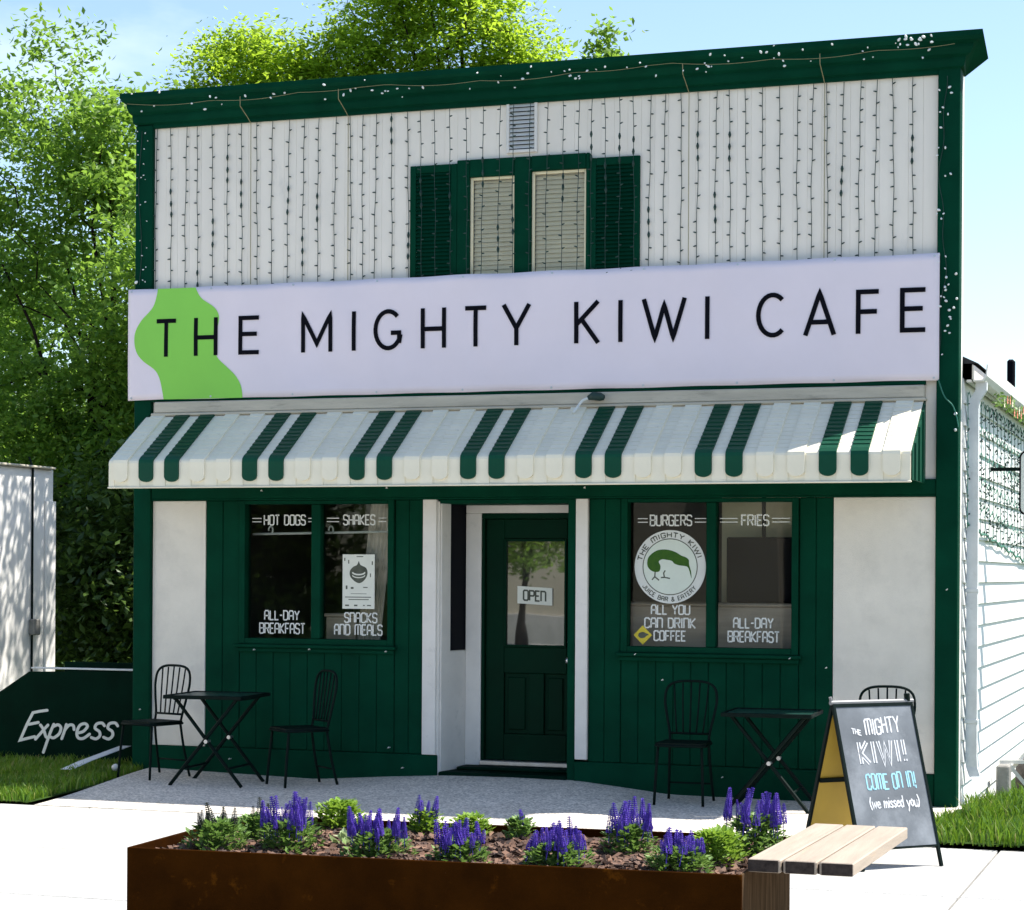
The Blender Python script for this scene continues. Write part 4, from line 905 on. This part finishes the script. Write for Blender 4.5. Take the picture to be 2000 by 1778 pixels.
# ---------------------------------------------------------------- bistro furniture
def copy_tree(o, parent=None):
    c = o.copy(); col.objects.link(c); c.parent = parent
    for ch in list(o.children): copy_tree(ch, c)
    return c
def make_chair():
    t = thing('bistro_chair', '', 'chair', (0, 0, 0), 'bistro chairs on the entrance pad')
    s = MB(); pts = [(-.17, .17), (-.19, -.14), (-.16, -.19), (.16, -.19), (.19, -.14), (.17, .17)]
    s.add(*prism(pts, lambda a, b, d: (a, b, d), .445, .462)); seat = s.build('seat', 'iron', t)
    MB().tube([(a * 1.0, b * 1.0, .440) for a, b in pts], .010, 7, closed=True).build('seat_rim', 'iron', t, True)
    for sx in (-1, 1):
        MB().tube(smooth_path([(sx * .165, -.165, .44), (sx * .175, -.185, .25), (sx * .185, -.205, .0)], 3), [.011] * 7, 8).build('leg', 'iron', t, True)
        MB().tube(smooth_path([(sx * .150, .165, .44), (sx * .160, .20, .22), (sx * .175, .25, .0)], 3), [.011] * 7, 8).build('leg', 'iron', t, True)
    arch = [(-.150, .165, .44), (-.155, .185, .52), (-.185, .205, .66), (-.20, .22, .76), (-.185, .232, .85), (-.12, .24, .895), (0, .242, .905), (.12, .24, .895), (.185, .232, .85), (.20, .22, .76), (.185, .205, .66), (.155, .185, .52), (.150, .165, .44)]
    MB().tube(smooth_path(arch, 4), .0105, 8).build('back_frame', 'iron', t, True)
    MB().tube([(-.153, .182, .51), (.153, .182, .51)], .009, 6).build('back_rail', 'iron', t, True)
    for k in (-2, -1, 0, 1, 2):
        MB().tube(smooth_path([(k * .050, .182, .51), (k * .060, .212, .70), (k * .066, .238, .895 - .004 * k * k)], 3), .0065, 6).build('back_rod', 'iron', t, True)
    MB().tube([(-.168, .225, .13), (.168, .225, .13)], .007, 6).build('stretcher', 'iron', t, True)
    return t
def make_table():
    t = thing('bistro_table', '', 'table', (0, 0, 0), 'folding tables on the entrance pad')
    mk('table_top', *cbox(-.315, .315, -.30, .30, .700, .712, .004), 'tableglass', t)
    rim = MB(); rim.box(-.33, .33, -.32, -.3015, .690, .720).box(-.33, .33, .3015, .32, .690, .720).box(-.33, -.3165, -.30, .30, .690, .720).box(.3165, .33, -.30, .30, .690, .720); rim.build('table_rim', 'iron', t)
    for y, e in ((-.235, 0), (.235, 0)):
        for sg in (-1, 1):
            yy = y + (.014 if sg > 0 else -.014)
            MB().tube([(sg * -.27, yy, .695), (sg * .30, yy, .0)], .015, 6).build('leg', 'iron', t)
        MB().tube([(.014, y - .034, .355), (.014, y + .034, .355)], .016, 10).build('pivot_bolt', 'steel', t)
    for x, z in ((-.27, .685), (.27, .685), (-.18, .14), (.18, .14)): MB().tube([(x, -.235, z), (x, .235, z)], .010, 6).build('cross_bar', 'iron', t)
    return t
def place(o, x, y, rot, label, dz=0):
    o.location = (x, y, padz(x, y) + .003 + dz); o.rotation_euler = (0, 0, R(rot)); o['label'] = label
c0 = make_chair(); tb0 = make_table()
place(c0, .475, -.60, -18, 'black wire bistro chair against the narrow left stucco panel')
place(copy_tree(c0), 1.80, -.62, -42, 'black wire bistro chair between folding table and door, below the shakes window')
place(copy_tree(c0), 4.93, -.56, 2, 'black wire bistro chair standing below the burgers window')
place(copy_tree(c0), 6.45, -.62, 8, 'black wire bistro chair hidden behind the chalkboard sign')
place(tb0, 1.12, -.72, 4, 'black folding table between the two chairs under the hot dogs window')
place(copy_tree(tb0), 5.62, -.66, 3, 'black folding table below the fries window beside the chalkboard')

# ---------------------------------------------------------------- chalkboard A-frame
at0()
F1 = Vector((7.20, -3.29, 0)); F2 = Vector((6.79, -3.71, 0)); dv = (F1 - F2).normalized(); wdt = (F1 - F2).length; nv = Vector((dv.y, -dv.x, 0)); HT = .965; SP = .31
ab = thing('chalkboard_sign', 'A-frame chalkboard with a gold inner panel standing on the pavement', 'sign', F2 + (F1 - F2) / 2)
def fpt(u, s, out=0.0):      # front leaf: u across from left foot, s 0 at the foot .. 1 at the hinge
    return F2 + dv * u + (-nv * SP + Vector((0, 0, HT))) * s + (nv * HT + Vector((0, 0, SP))).normalized() * out
def bpt(u, s, out=0.0):      # back leaf
    return F2 - nv * 2 * SP + dv * u + (nv * SP + Vector((0, 0, HT))) * s + (-nv * HT + Vector((0, 0, SP))).normalized() * out
def leafbox(fn, u0, u1, s0, s1, o0, o1):
    v = [fn(u, s, o) for o in (o0, o1) for u, s in ((u0, s0), (u1, s0), (u1, s1), (u0, s1))]
    return v, [(3, 2, 1, 0), (4, 5, 6, 7), (0, 1, 5, 4), (1, 2, 6, 5), (2, 3, 7, 6), (3, 0, 4, 7)]
for fn, nm, mt_ in ((fpt, 'front_panel', 'slate'), (bpt, 'back_panel', 'gold')):
    pn = mk(nm, *leafbox(fn, .012, wdt - .012, .13, .97, -.006, .006), mt_, ab)
    for u in (0, wdt - .016): mk('leg', *leafbox(fn, u, u + .016, 0, .99, -.011, .011), 'iron', ab)
    mk('rail', *leafbox(fn, .0165, wdt - .0165, .118, .129, -.010, .010), 'iron', ab); mk('rail', *leafbox(fn, .0165, wdt - .0165, .971, .99, -.010, .010), 'iron', ab)
mk('rail', *leafbox(bpt, .017, wdt - .017, .50, .525, -.020, -.0065), 'iron', ab)
MB().tube([F2 - nv * SP + Vector((0, 0, HT)) + dv * u for u in (-.01, wdt + .01)], .014, 8).build('hinge_bar', 'hinge', ab)
MB().tube([F2 - nv * SP + Vector((0, 0, HT)), F2 - nv * SP + Vector((0, 0, HT + .035)) - dv * .01], .010, 6).build('hinge_stop', 'hinge', ab)
MB().tube([F1 - nv * SP + Vector((0, 0, HT + .0)) - dv * .03, F1 - nv * SP + Vector((0, 0, HT + .045)) - dv * .035], .018, 6).build('hinge_stop', 'iron', ab)
mapc = lambda a, b, d: tuple(fpt(a, b / HT, .0075 + d))
def chalk(s, u0, u1, z0, h, wd, mat, jit=.05, gap=.2, rot=0.0):
    mb = MB(); text(mb, s, u0, u1, z0, h, mapc, wd, gap, True, jit, 0, rot); return mb
m1 = chalk('MIGHTY', .205, .455, .775, .085, .011, 'chalk', rot=.04); text(m1, 'THE', .105, .165, .785, .028, mapc, .007, .2, True, .05, 0, -.25); m1.build('chalk_lettering', 'chalk', ab)
mb = MB(); text(mb, 'KIWI!', .135, .465, .605, .125, mapc, .027, .30, False, 0, 0, .02); mb.build('chalk_lettering', 'chalk', ab)
mb = MB(); text(mb, 'KIWI!', .135, .465, .605, .125, mapc, .008, .30, False, 0, .0012, .02); mb.build('lettering_infill', 'slate', ab)
chalk('COME ON IN!', .145, .50, .455, .085, .010, 'chalk', rot=.02).build('chalk_lettering', 'chalk_blue', ab)
chalk('(we missed you)', .14, .50, .345, .062, .0085, 'chalk', .08, .13, .01).build('chalk_lettering', 'chalk', ab)

# ---------------------------------------------------------------- planter, bench and flowers
at0()
PA = Vector((4.19, -7.70, 0)); PB = Vector((6.94, -7.56, 0)); ud = (PB - PA).normalized(); nd = Vector((-ud.y, ud.x, 0)); PL = (PB - PA).length; PD = 1.33; PH = .50
pt = lambda u, v_, z: PA + ud * u + nd * v_ + Vector((0, 0, z))
pln = thing('planter', 'long low rusted steel planter box on the pavement', 'planter', PA + ud * PL / 2 + nd * PD / 2)
def pbox(u0, u1, v0, v1, z0, z1, b=.003):
    v, f = cbox(u0, u1, v0, v1, z0, z1, b); return [pt(*p) for p in v], f
mk('front_plate', *pbox(0, PL, 0, .012, 0, PH), 'corten', pln); mk('back_plate', *pbox(0, PL, PD - .012, PD, 0, PH), 'corten', pln)
mk('side_plate', *pbox(0, .012, .0125, PD - .0125, 0, PH), 'corten', pln); mk('side_plate', *pbox(PL - .012, PL, .0125, PD - .0125, 0, PH), paint('sunlit_steel_side', (0.07, 0.045, 0.026), 0.95, 0.0, 0.4, 5, 0.2, 60, stretch=(4, 4, .6)), pln)  # right plate's paler colour has the sunlit look of that side put in
v = []; f = []; nu, nv2 = 60, 26
sz = lambda u, w_: .445 + .022 * mnoise.noise((u * 3, w_ * 3, 1)) + .02 * mnoise.noise((u * 9, w_ * 9, 4))
for i in range(nu + 1):
    for j in range(nv2 + 1):
        u = .0125 + (PL - .025) * i / nu; w_ = .0125 + (PD - .025) * j / nv2; v.append(pt(u, w_, sz(u, w_)))
f = [(i * (nv2 + 1) + j, (i + 1) * (nv2 + 1) + j, (i + 1) * (nv2 + 1) + j + 1, i * (nv2 + 1) + j + 1) for i in range(nu) for j in range(nv2)]
so = mk('soil', v, f, 'soil', pln, True)
mc = MB(); rm = random.Random(3)
for k in range(5200):
    u = rm.uniform(.03, PL - .03); w_ = rm.uniform(.03, PD - .03); c = pt(u, w_, sz(u, w_) + rm.uniform(.0, .016)); l_ = rm.uniform(.012, .036); wd_ = rm.uniform(.005, .013); h_ = rm.uniform(.002, .006)
    rot = Matrix.Rotation(rm.uniform(0, 6.28), 3, 'Z') @ Matrix.Rotation(rm.gauss(0, .35), 3, 'Y') @ Matrix.Rotation(rm.gauss(0, .35), 3, 'X')
    mc.add([c + rot @ Vector((x * l_ * (1 if y > 0 else .8), y * wd_, z * h_)) for x in (-1, 1) for y in (-1, 1) for z in (-1, 1)], [(0, 1, 3, 2), (4, 6, 7, 5), (0, 4, 5, 1), (2, 3, 7, 6), (0, 2, 6, 4), (1, 5, 7, 3)])
mu = mc.build('bark_mulch', 'mulch', pln); mu['kind'] = 'stuff'

bn = thing('bench', 'pale timber bench of three planks fixed to the planter end', 'bench', (7.13, -6.8, 0))
bx0 = Vector((6.945, -7.48, 0))
bp_ = lambda a, b, z: (bx0.x + a + .018 * b, bx0.y + b, z)
for k in range(3):
    a0 = k * .149; v, f = cbox(a0, a0 + .138, 0, 1.34, .503, .557, .005)
    o = mk('plank', [bp_(*p) for p in v], f, 'wood', bn)
    v, f = cbox(a0 + (.002 if k == 0 else .010), a0 + (.136 if k == 2 else .128), -.004, .0, .506, .554, 0); mk('plank_end', [bp_(*p) for p in v], f, 'endgrain_shade', o)
for a0 in (.1395, .2885):
    v, f = cbox(a0, a0 + .008, .02, 1.32, .505, .545, 0); mk('gap_shade_strip', [bp_(*p) for p in v], f, 'endgrain_shade', bn)  # dark strips added to hide sunlit ground, so the plank gaps look shaded
for b in (.42, 1.10):
    v, f = cbox(-.01, .38, b, b + .05, .462, .5025, .003); mk('bracket', [bp_(*p) for p in v], f, 'iron', bn)

def spike_mesh(name, h, seed, mat):
    rr = random.Random(seed); mb = MB(); mb.tube([(0, 0, -.06), (0, 0, h)], .0022, 4)
    z = .0
    while z < h:
        r_ = .0125 * (1 - .75 * (z / h) ** 1.5)
        for k in range(7):
            a = k * .9 + z * 300; c = Vector((math.cos(a) * r_, math.sin(a) * r_, z)); s = .0065 * (1 - .5 * z / h)
            mb.add([c + Vector((s, 0, 0)), c + Vector((-s * .5, s, 0)), c + Vector((-s * .5, -s, 0)), c + Vector((math.cos(a) * s, math.sin(a) * s, s * 1.5))], [(0, 2, 1), (0, 1, 3), (1, 2, 3), (2, 0, 3)])
        z += .0085
    return rawmesh(name, (mb.v, mb.f), mat)
SPK = [spike_mesh('flower_spike', h, i, 'purple') for i, h in enumerate((.085, .11, .135, .16))]; BUD = [spike_mesh('bud_spike', h, i + 9, 'budgreen') for i, h in enumerate((.06, .08, .10))]
def plant(label, px, py, rad, hgt, nleaf, nspk, mesh, leafm, seed, spread=.6, lsize=.027):
    u = (Vector((px, py, 0)) - PA).dot(ud); w_ = (Vector((px, py, 0)) - PA).dot(nd); w_ = min(max(w_, .07), PD - .06); u = min(max(u, .08), PL - .08)
    b = pt(u, w_, sz(u, w_)); rr = random.Random(seed)
    t = thing('salvia_plant' if nspk else 'leafy_plant', label, 'plant', b, 'plants in the planter')
    V = []; F = []
    for k in range(nleaf):
        a = rr.uniform(0, 6.283); q = rr.random() ** .6; z = rr.random() ** .8 * hgt; r_ = rad * q * (.75 + .5 * abs(math.sin(a * 2.5 + seed))) * math.sqrt(max(.05, 1 - (z / hgt / 1.12) ** 2))
        c = b + Vector((math.cos(a) * r_, math.sin(a) * r_, z)); l_ = lsize * rr.uniform(.6, 1.3)
        d_ = Vector((math.cos(a) + rr.gauss(0, .5), math.sin(a) + rr.gauss(0, .5), rr.uniform(.1, 1.1))).normalized(); s_ = d_.cross(Vector((0, 0, 1))).normalized() * l_ * .42; up = s_.cross(d_).normalized() * l_ * .15
        k0 = len(V); V += [c, c + d_ * l_ * .5 + s_ + up, c + d_ * l_ * 1.15, c + d_ * l_ * .5 - s_ + up]; F += [(k0, k0 + 1, k0 + 2), (k0, k0 + 2, k0 + 3)]
    mk('foliage', V, F, leafm, t); st = MB()
    for k in range(10):
        a = rr.uniform(0, 6.28); st.tube([b, b + Vector((math.cos(a) * rad * .5, math.sin(a) * rad * .5, hgt * .9))], .003, 4)
    st.build('stems', leafm, t)
    for k in range(nspk):
        a = rr.uniform(0, 6.283); q = rad * spread * math.sqrt(rr.random()); o = bpy.data.objects.new('flower_spike', rr.choice(mesh)); col.objects.link(o); o.parent = t
        o.location = (math.cos(a) * q, math.sin(a) * q, hgt * rr.uniform(.75, 1.0)); o.rotation_euler = (-math.sin(a) * q * 1.2 + rr.gauss(0, .13), math.cos(a) * q * 1.2 + rr.gauss(0, .13), rr.uniform(0, 6)); s = rr.uniform(.55, 1.12); o.scale = (s * 1.15, s * 1.15, s)
    return t
PLANTS = [
 ('leafy plant with dark bud spikes, leftmost in the planter', 4.42, -7.27, .12, .12, 420, 13, BUD, 'leaf_p', .7),
 ('green plant with few dark buds behind the first purple clump', 4.46, -6.94, .10, .11, 330, 7, BUD, 'leaf_p', .7),
 ('tallest purple salvia clump near the left end of the planter', 4.76, -7.23, .125, .12, 420, 40, SPK[1:], 'leaf_p', .85),
 ('pale green plant without flowers at the planter back', 4.66, -6.42, .115, .13, 420, 0, SPK, 'leaf_y', .7),
 ('wide purple salvia clump beside the pale broad leaf', 5.22, -7.29, .125, .12, 430, 42, SPK[1:3], 'leaf_p', .9),
 ('small purple salvia at the planter back, in line with the door', 5.10, -6.35, .075, .10, 220, 9, SPK[:2], 'leaf_y', .6),
 ('compact purple salvia in front of the small back one', 5.61, -7.27, .11, .09, 360, 34, SPK[:2], 'leaf_p', .85),
 ('thin single-spiked salvia at the planter back', 5.60, -6.42, .06, .09, 160, 3, SPK[:2], 'leaf_p', .5),
 ('broad purple salvia clump right of the planter middle', 6.06, -7.27, .125, .10, 430, 36, SPK[:3], 'leaf_p', .9),
 ('two-headed purple salvia at the back right of the planter', 6.22, -6.70, .115, .12, 360, 30, SPK[1:3], 'leaf_p', .95),
 ('low dark purple salvia at the front beside the bench', 6.59, -7.23, .12, .10, 430, 30, SPK[:2], 'leaf_p', .95),
 ('bright green leafy plant without flowers beside the bench', 6.69, -6.94, .12, .14, 420, 0, SPK, 'leaf_y', .7),
 ('large purple salvia behind the bright green plant', 6.78, -6.58, .14, .17, 520, 34, SPK[1:], 'leaf_p', .85),
 ('sparse yellow-green plant at the planter back, behind the compact salvia', 5.35, -6.42, .09, .09, 220, 0, SPK, 'leaf_y', .7),
]
for i, a in enumerate(PLANTS):
    a = list(a); a[4] *= 1.08; a[3] *= 1.1; a[5] = int(a[5] * 2.0); a[6] = int(a[6] * .62); plant(*a[:9], seed=40 + i, spread=a[9])
plant('pale broad-leaved plant between two purple clumps', 4.98, -6.98, .08, .05, 26, 0, SPK, 'leaf_w', 77, lsize=.06)

# ---------------------------------------------------------------- Express board, left wall, gutter extension
t = thing('express_board', 'low dark green board wall with the word Express, left of the shop', 'sign board', (-.9, .4, 0))
out = [(-.03, -.05), (-.03, .850), (-1.30, .824), (-1.86, .475), (-1.86, -.05)]
mk('board', *prism(out, lambda a, b, d: (a, d, b), .40, .44), 'green_dark', t)
box('cap', -1.27, -.03, .385, .46, .8515, .866, 'galv', t); box('rear_board', -1.12, -.03, .70, .74, -.05, .905, 'green_dark', t); box('end_post', -.10, -.035, .45, .69, -.05, .84, 'green_dark', t)
ex = lambda a, b, d: (-1.5976 + .000845 * a + .0000052 * b, .398 - d, 1.0101 + .0000148 * a - .000745 * b)
EX = [[(570, 715), (480, 728), (400, 745), (330, 880), (245, 1075), (320, 1055), (420, 1030)], [(350, 885), (465, 860)], [(490, 890), (530, 950), (556, 1030), (592, 1035)], [(580, 890), (500, 980), (430, 1060)],
      [(650, 880), (600, 1000), (525, 1215)], [(640, 910), (700, 885), (735, 920), (715, 990), (650, 1040), (610, 1030)], [(800, 880), (780, 950), (745, 1050)], [(780, 950), (830, 890), (880, 890), (892, 940)],
      [(930, 980), (1000, 960), (1050, 900), (1020, 868), (960, 890), (925, 970), (940, 1035), (1000, 1042), (1075, 990)], [(1250, 890), (1220, 858), (1160, 870), (1140, 920), (1190, 960), (1195, 1010), (1150, 1045), (1095, 1030)],
      [(1405, 890), (1375, 855), (1310, 865), (1290, 915), (1340, 955), (1345, 1005), (1300, 1045), (1240, 1025)]]
mb = MB()
for i, p in enumerate(EX): ribbon(mb, smooth_path(p, 5) if i not in (0, 1) else p, 34, ex, True, .0003 * i)
mb.build('board_lettering', 'vinyl_white', t)
t = thing('downspout_extension', 'pale metal gutter extension lying in the grass by the left corner', 'gutter', (-.25, -.2, .05))
mk('duct', *ductpath([(-.20, -.80, .10), (-.24, -.45, .135), (-.30, .34, .20)], .045, .03), 'galv', t)
t = thing('white_stone', 'small pale stone beside the left corner of the shop', 'stone', (.05, -.42, .03))
v = []
for i in range(7):
    for j in range(10):
        th = math.pi * i / 6; ph = 2 * math.pi * j / 10; d_ = Vector((math.sin(th) * math.cos(ph), math.sin(th) * math.sin(ph), math.cos(th))); v.append((.03 + .03 * d_.x, -.42 + .03 * d_.y, .09 + .03 * d_.z * (1 + .3 * mnoise.noise(d_ * 2))))
mk('stone', v, [(i * 10 + j, i * 10 + (j + 1) % 10, (i + 1) * 10 + (j + 1) % 10, (i + 1) * 10 + j) for i in range(6) for j in range(10)], 'white', t, True)
t = thing('white_outbuilding', 'low white walled building at the left edge', 'building', (-4, 0, 0))
box('wall', -6.0, -2.50, -7.0, 2.79, -.1, 2.74, 'left_wall', t, .01); box('corner_board', -2.4985, -2.475, 2.62, 2.80, .0, 2.42, 'left_wall', t); box('roof_cap', -6.1, -2.45, -7.1, 2.76, 2.742, 2.765, 'beige', t, .006)
cd = MB().tube([(-2.488, 2.38, .2), (-2.488, 2.38, 2.74), (-2.52, 2.36, 2.85)], .012, 6).build('conduit', 'iron', t); box('meter_box', -2.499, -2.43, 2.33, 2.45, 1.08, 1.24, 'grey_block', t, .01)

# ---------------------------------------------------------------- trees
def make_tree(name, label, base, blobs, nleaf, lsize, lmat, seed, tr=.16, group=None, limbs=16, per=110, sig=.26, lean=(0, 0), trunk_top=None, flat=.5, cat='tree'):
    rr = np.random.default_rng(seed); t = thing(name, label, cat, base, group)
    bl = np.array(blobs, float); vol = bl[:, 3] * bl[:, 4] * bl[:, 5]; nc = max(6, nleaf // per)
    which = rr.choice(len(bl), nc, p=vol / vol.sum()); d = rr.normal(size=(nc, 3)); d /= np.linalg.norm(d, axis=1)[:, None]; q = rr.random(nc) ** .45
    cen = bl[which, :3] + d * q[:, None] * bl[which, 3:6]
    cen = cen[cen[:, 2] > base[2] + .25]; nc = len(cen)
    idx = rr.integers(0, nc, nleaf); sg = sig * rr.uniform(.6, 1.35, nc)
    P = cen[idx] + rr.normal(size=(nleaf, 3)) * sg[idx][:, None] * np.array([1, 1, .62])
    P[:, 2] = np.maximum(P[:, 2], base[2] + .05)
    nrm = rr.normal(size=(nleaf, 3)); nrm[:, 2] = np.abs(nrm[:, 2]) + flat; nrm /= np.linalg.norm(nrm, axis=1)[:, None]
    a = np.cross(nrm, rr.normal(size=(nleaf, 3))); a /= np.linalg.norm(a, axis=1)[:, None]; b = np.cross(nrm, a); l_ = lsize * rr.uniform(.6, 1.35, nleaf)[:, None]
    V = np.stack([P - a * l_, P + b * l_ * .46 - nrm * l_ * .12, P + a * l_, P - b * l_ * .46 - nrm * l_ * .12], 1).reshape(-1, 3)
    k = np.arange(nleaf) * 4; F = np.concatenate([np.stack([k, k + 1, k + 2], 1), np.stack([k, k + 2, k + 3], 1)])
    fast_mesh('crown', V, F, lmat, t)
    B = Vector(base); ztop = trunk_top or float(np.percentile(cen[:, 2], 80)); cxy = cen[:, :2].mean(0)
    mb = MB(); trunk = [B + Vector((0, 0, -.1))]; H_ = ztop - base[2]
    for i in range(1, 9):
        s = i / 8; trunk.append(Vector((base[0] + (cxy[0] - base[0]) * s ** 1.5 + .08 * math.sin(s * 6 + seed), base[1] + (cxy[1] - base[1]) * s ** 1.5 + .08 * math.cos(s * 5 + seed), base[2] + H_ * s)))
    mb.tube(trunk, [tr * (1.25 if i == 0 else 1 - .88 * i / 8) for i in range(9)], 9)
    order = rr.permutation(nc)[:limbs * 5]; hubs = []
    for n, ci in enumerate(order):
        c = Vector(cen[ci])
        if n < limbs:
            zz = base[2] + H_ * rr.uniform(.18, .75); zz = min(zz, c.z - .2) if c.z - .2 > base[2] + .3 else base[2] + .3; s = (zz - base[2]) / H_ * 8; i0 = int(min(7, s)); st = trunk[i0].lerp(trunk[i0 + 1], min(1, s - i0)); r0 = tr * .42 * (1 - .5 * s / 8)
        else:
            st = min(hubs, key=lambda h_: (h_ - c).length); r0 = tr * .10
        mid = st.lerp(c, .5) + Vector((rr.normal() * .1, rr.normal() * .1, .18 * (c - st).length))
        mid2 = st.lerp(c, .25) + Vector((rr.normal() * .05, rr.normal() * .05, .12 * (c - st).length))
        mb.tube([st, mid2, mid, c], [r0, r0 * .75, r0 * .5, r0 * .15], 5)
        hubs += [mid, c, mid2]
    mb.build('trunk', 'bark', t, True)
    return t
make_tree('leafy_tree', 'large leafy tree rising left of the shop above the white outbuilding', (-3.9, 6.2, 0),
          [(-4.5, 6.2, 6.7, 1.3, 1.1, 1.1), (-3.6, 6.0, 6.1, .75, 1.0, 1.2), (-5.3, 6.2, 5.2, 1.3, 1.1, .8), (-3.1, 6.0, 4.6, 1.2, 1.2, 1.1), (-4.6, 6.0, 3.5, 1.9, 1.3, .9), (-4.7, 6.6, 7.9, .6, .6, .6), (-2.0, 5.0, 5.0, 1.3, 1.2, 1.0), (-.9, 3.7, 5.4, 1.3, 1.0, .6), (-3.0, 6.2, 3.0, 1.2, 1.0, .9)],
          60000, .049, 'leaf_a', 3, .11, 'trees behind the shop', 20, 80, .17)
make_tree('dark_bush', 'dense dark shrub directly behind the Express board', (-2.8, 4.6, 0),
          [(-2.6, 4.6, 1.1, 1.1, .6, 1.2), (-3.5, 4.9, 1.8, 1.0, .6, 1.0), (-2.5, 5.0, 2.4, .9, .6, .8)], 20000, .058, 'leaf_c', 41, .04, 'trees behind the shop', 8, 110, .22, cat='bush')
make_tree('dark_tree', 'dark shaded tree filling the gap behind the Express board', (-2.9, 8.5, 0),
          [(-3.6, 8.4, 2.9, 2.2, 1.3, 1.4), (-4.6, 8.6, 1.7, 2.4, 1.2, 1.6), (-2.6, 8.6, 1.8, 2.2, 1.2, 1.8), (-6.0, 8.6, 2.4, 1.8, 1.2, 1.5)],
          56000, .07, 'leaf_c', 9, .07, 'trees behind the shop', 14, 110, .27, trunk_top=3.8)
make_tree('yellow_green_tree', 'rounded yellow-green tree above the left end of the cornice', (-6.6, 16.5, 0),
          [(-6.9, 16.5, 9.95, 1.3, .8, 1.25), (-5.7, 16.5, 9.55, 1.2, .8, 1.2), (-7.9, 16.4, 9.3, .7, .6, .9), (-6.3, 16.5, 8.7, 2.3, .8, 1.0)],
          40000, .056, 'leaf_b', 21, .18, 'trees behind the shop', 14, 130, .22, flat=1.1)
make_tree('yellow_green_tree', 'tallest yellow-green tree behind the middle of the roof', (-3.3, 17.0, 0),
          [(-4.8, 17, 10.6, 1.0, .8, 1.5), (-3.2, 17, 10.7, 1.15, .8, 1.5), (-2.3, 17, 9.7, 1.15, .8, 1.1), (-1.6, 17, 9.3, .9, .7, .75), (-3.6, 17, 8.8, 2.5, .8, 1.0), (-4.0, 17, 11.5, .9, .8, .7)],
          48000, .056, 'leaf_b', 22, .18, 'trees behind the shop', 16, 130, .22, flat=1.1)
make_tree('sapling', 'thin dark treetop poking above the right part of the roof', (-.2, 14.5, 0),
          [(-.2, 14.5, 9.55, .24, .3, .50), (-.5, 14.5, 9.1, .4, .3, .3), (.3, 14.5, 9.05, .30, .3, .22)], 1500, .065, 'leaf_a', 23, .06, 'trees behind the shop', 6, 60, .13)
make_tree('far_tree', 'hazy green tree at the left edge behind the big leafy one', (-11.5, 16.5, 0),
          [(-11.3, 16.5, 6.2, 1.9, 1.5, 1.6), (-12.6, 16.5, 4.4, 2.0, 1.5, 2.0), (-10.0, 16.5, 3.2, 2.6, 1.5, 2.0)], 22000, .085, 'leaf_a', 24, .18, 'trees behind the shop', 12, 130, .3)
make_tree('hedge_bush', 'low sunlit bush behind the gap left of the shop', (-4.6, 11.5, 0), [(-4.8, 11.5, 1.2, 2.0, .9, 1.1), (-7.2, 11.5, 1.4, 1.8, .9, 1.3)], 16000, .075, 'leaf_b', 25, .05, 'trees behind the shop', 8, 130, .25, cat='bush')

# ---------------------------------------------------------------- across the road (seen mirrored in the glass)
t = thing('tan_building', 'tan rendered building across the road mirrored in the door glass', 'building', (-5, -36, 0))
box('wall', -10.9, -1.5, -44, -34, -.2, 6.5, 'tan', t, .02); box('parapet', -11.1, -1.3, -44.2, -33.8, 6.502, 6.9, 'brickred', t, .03); box('plinth', -10.95, -1.45, -33.995, -33.9, -.2, .7, 'kerb', t, .01)
for xx in (-9.2, -6.6, -3.6):
    wn = box('window', xx, xx + 1.3, -33.99, -33.93, 3.6, 5.2, 'screen', t, .01); box('window_sill', xx - .1, xx + 1.4, -33.99, -33.85, 3.48, 3.59, 'kerb', wn, .01)
t = thing('brick_building', 'brick building across the road mirrored in the right shop window', 'building', (4, -36, 0))
box('wall', -1.2, 9, -44, -34.5, -.2, 5.2, 'brickred', t, .02); box('parapet', -1.25, 9.1, -44.1, -34.4, 5.202, 5.5, 'tan', t, .03); box('shop_opening', .2, 3.0, -34.49, -34.4, .3, 2.7, 'screen', t, .01); box('shop_opening', 4.2, 7.0, -34.49, -34.4, .3, 2.7, 'screen', t, .01)
make_tree('street_tree', 'street tree across the road mirrored in the door glass', (-6.6, -29, 0), [(-6.4, -29, 4.4, 1.6, 1.5, 1.2), (-7.0, -29, 2.4, 1.7, 1.0, .8)], 8200, .085, 'leaf_a', 31, .13, 'trees across the road', 10, 60, .3)
for i, (xx, yy, lab) in enumerate(((-14.6, -32.5, 'bushy tree across the road mirrored in the shakes window'), (-18.8, -32.5, 'broad tree across the road mirrored in the hot dogs window'), (-23.5, -32.5, 'farther broad tree across the road beyond the mirrored ones'))):
    make_tree('broad_tree', lab, (xx, yy, 0), [(xx, yy, 5.2, 3.2, 2.4, 3.2), (xx + .4, yy, 2.0, 2.6, 2.0, 2.0)], 20000, .15, 'leaf_c', 32 + i, .25, 'trees across the road', 10, 90, .5)
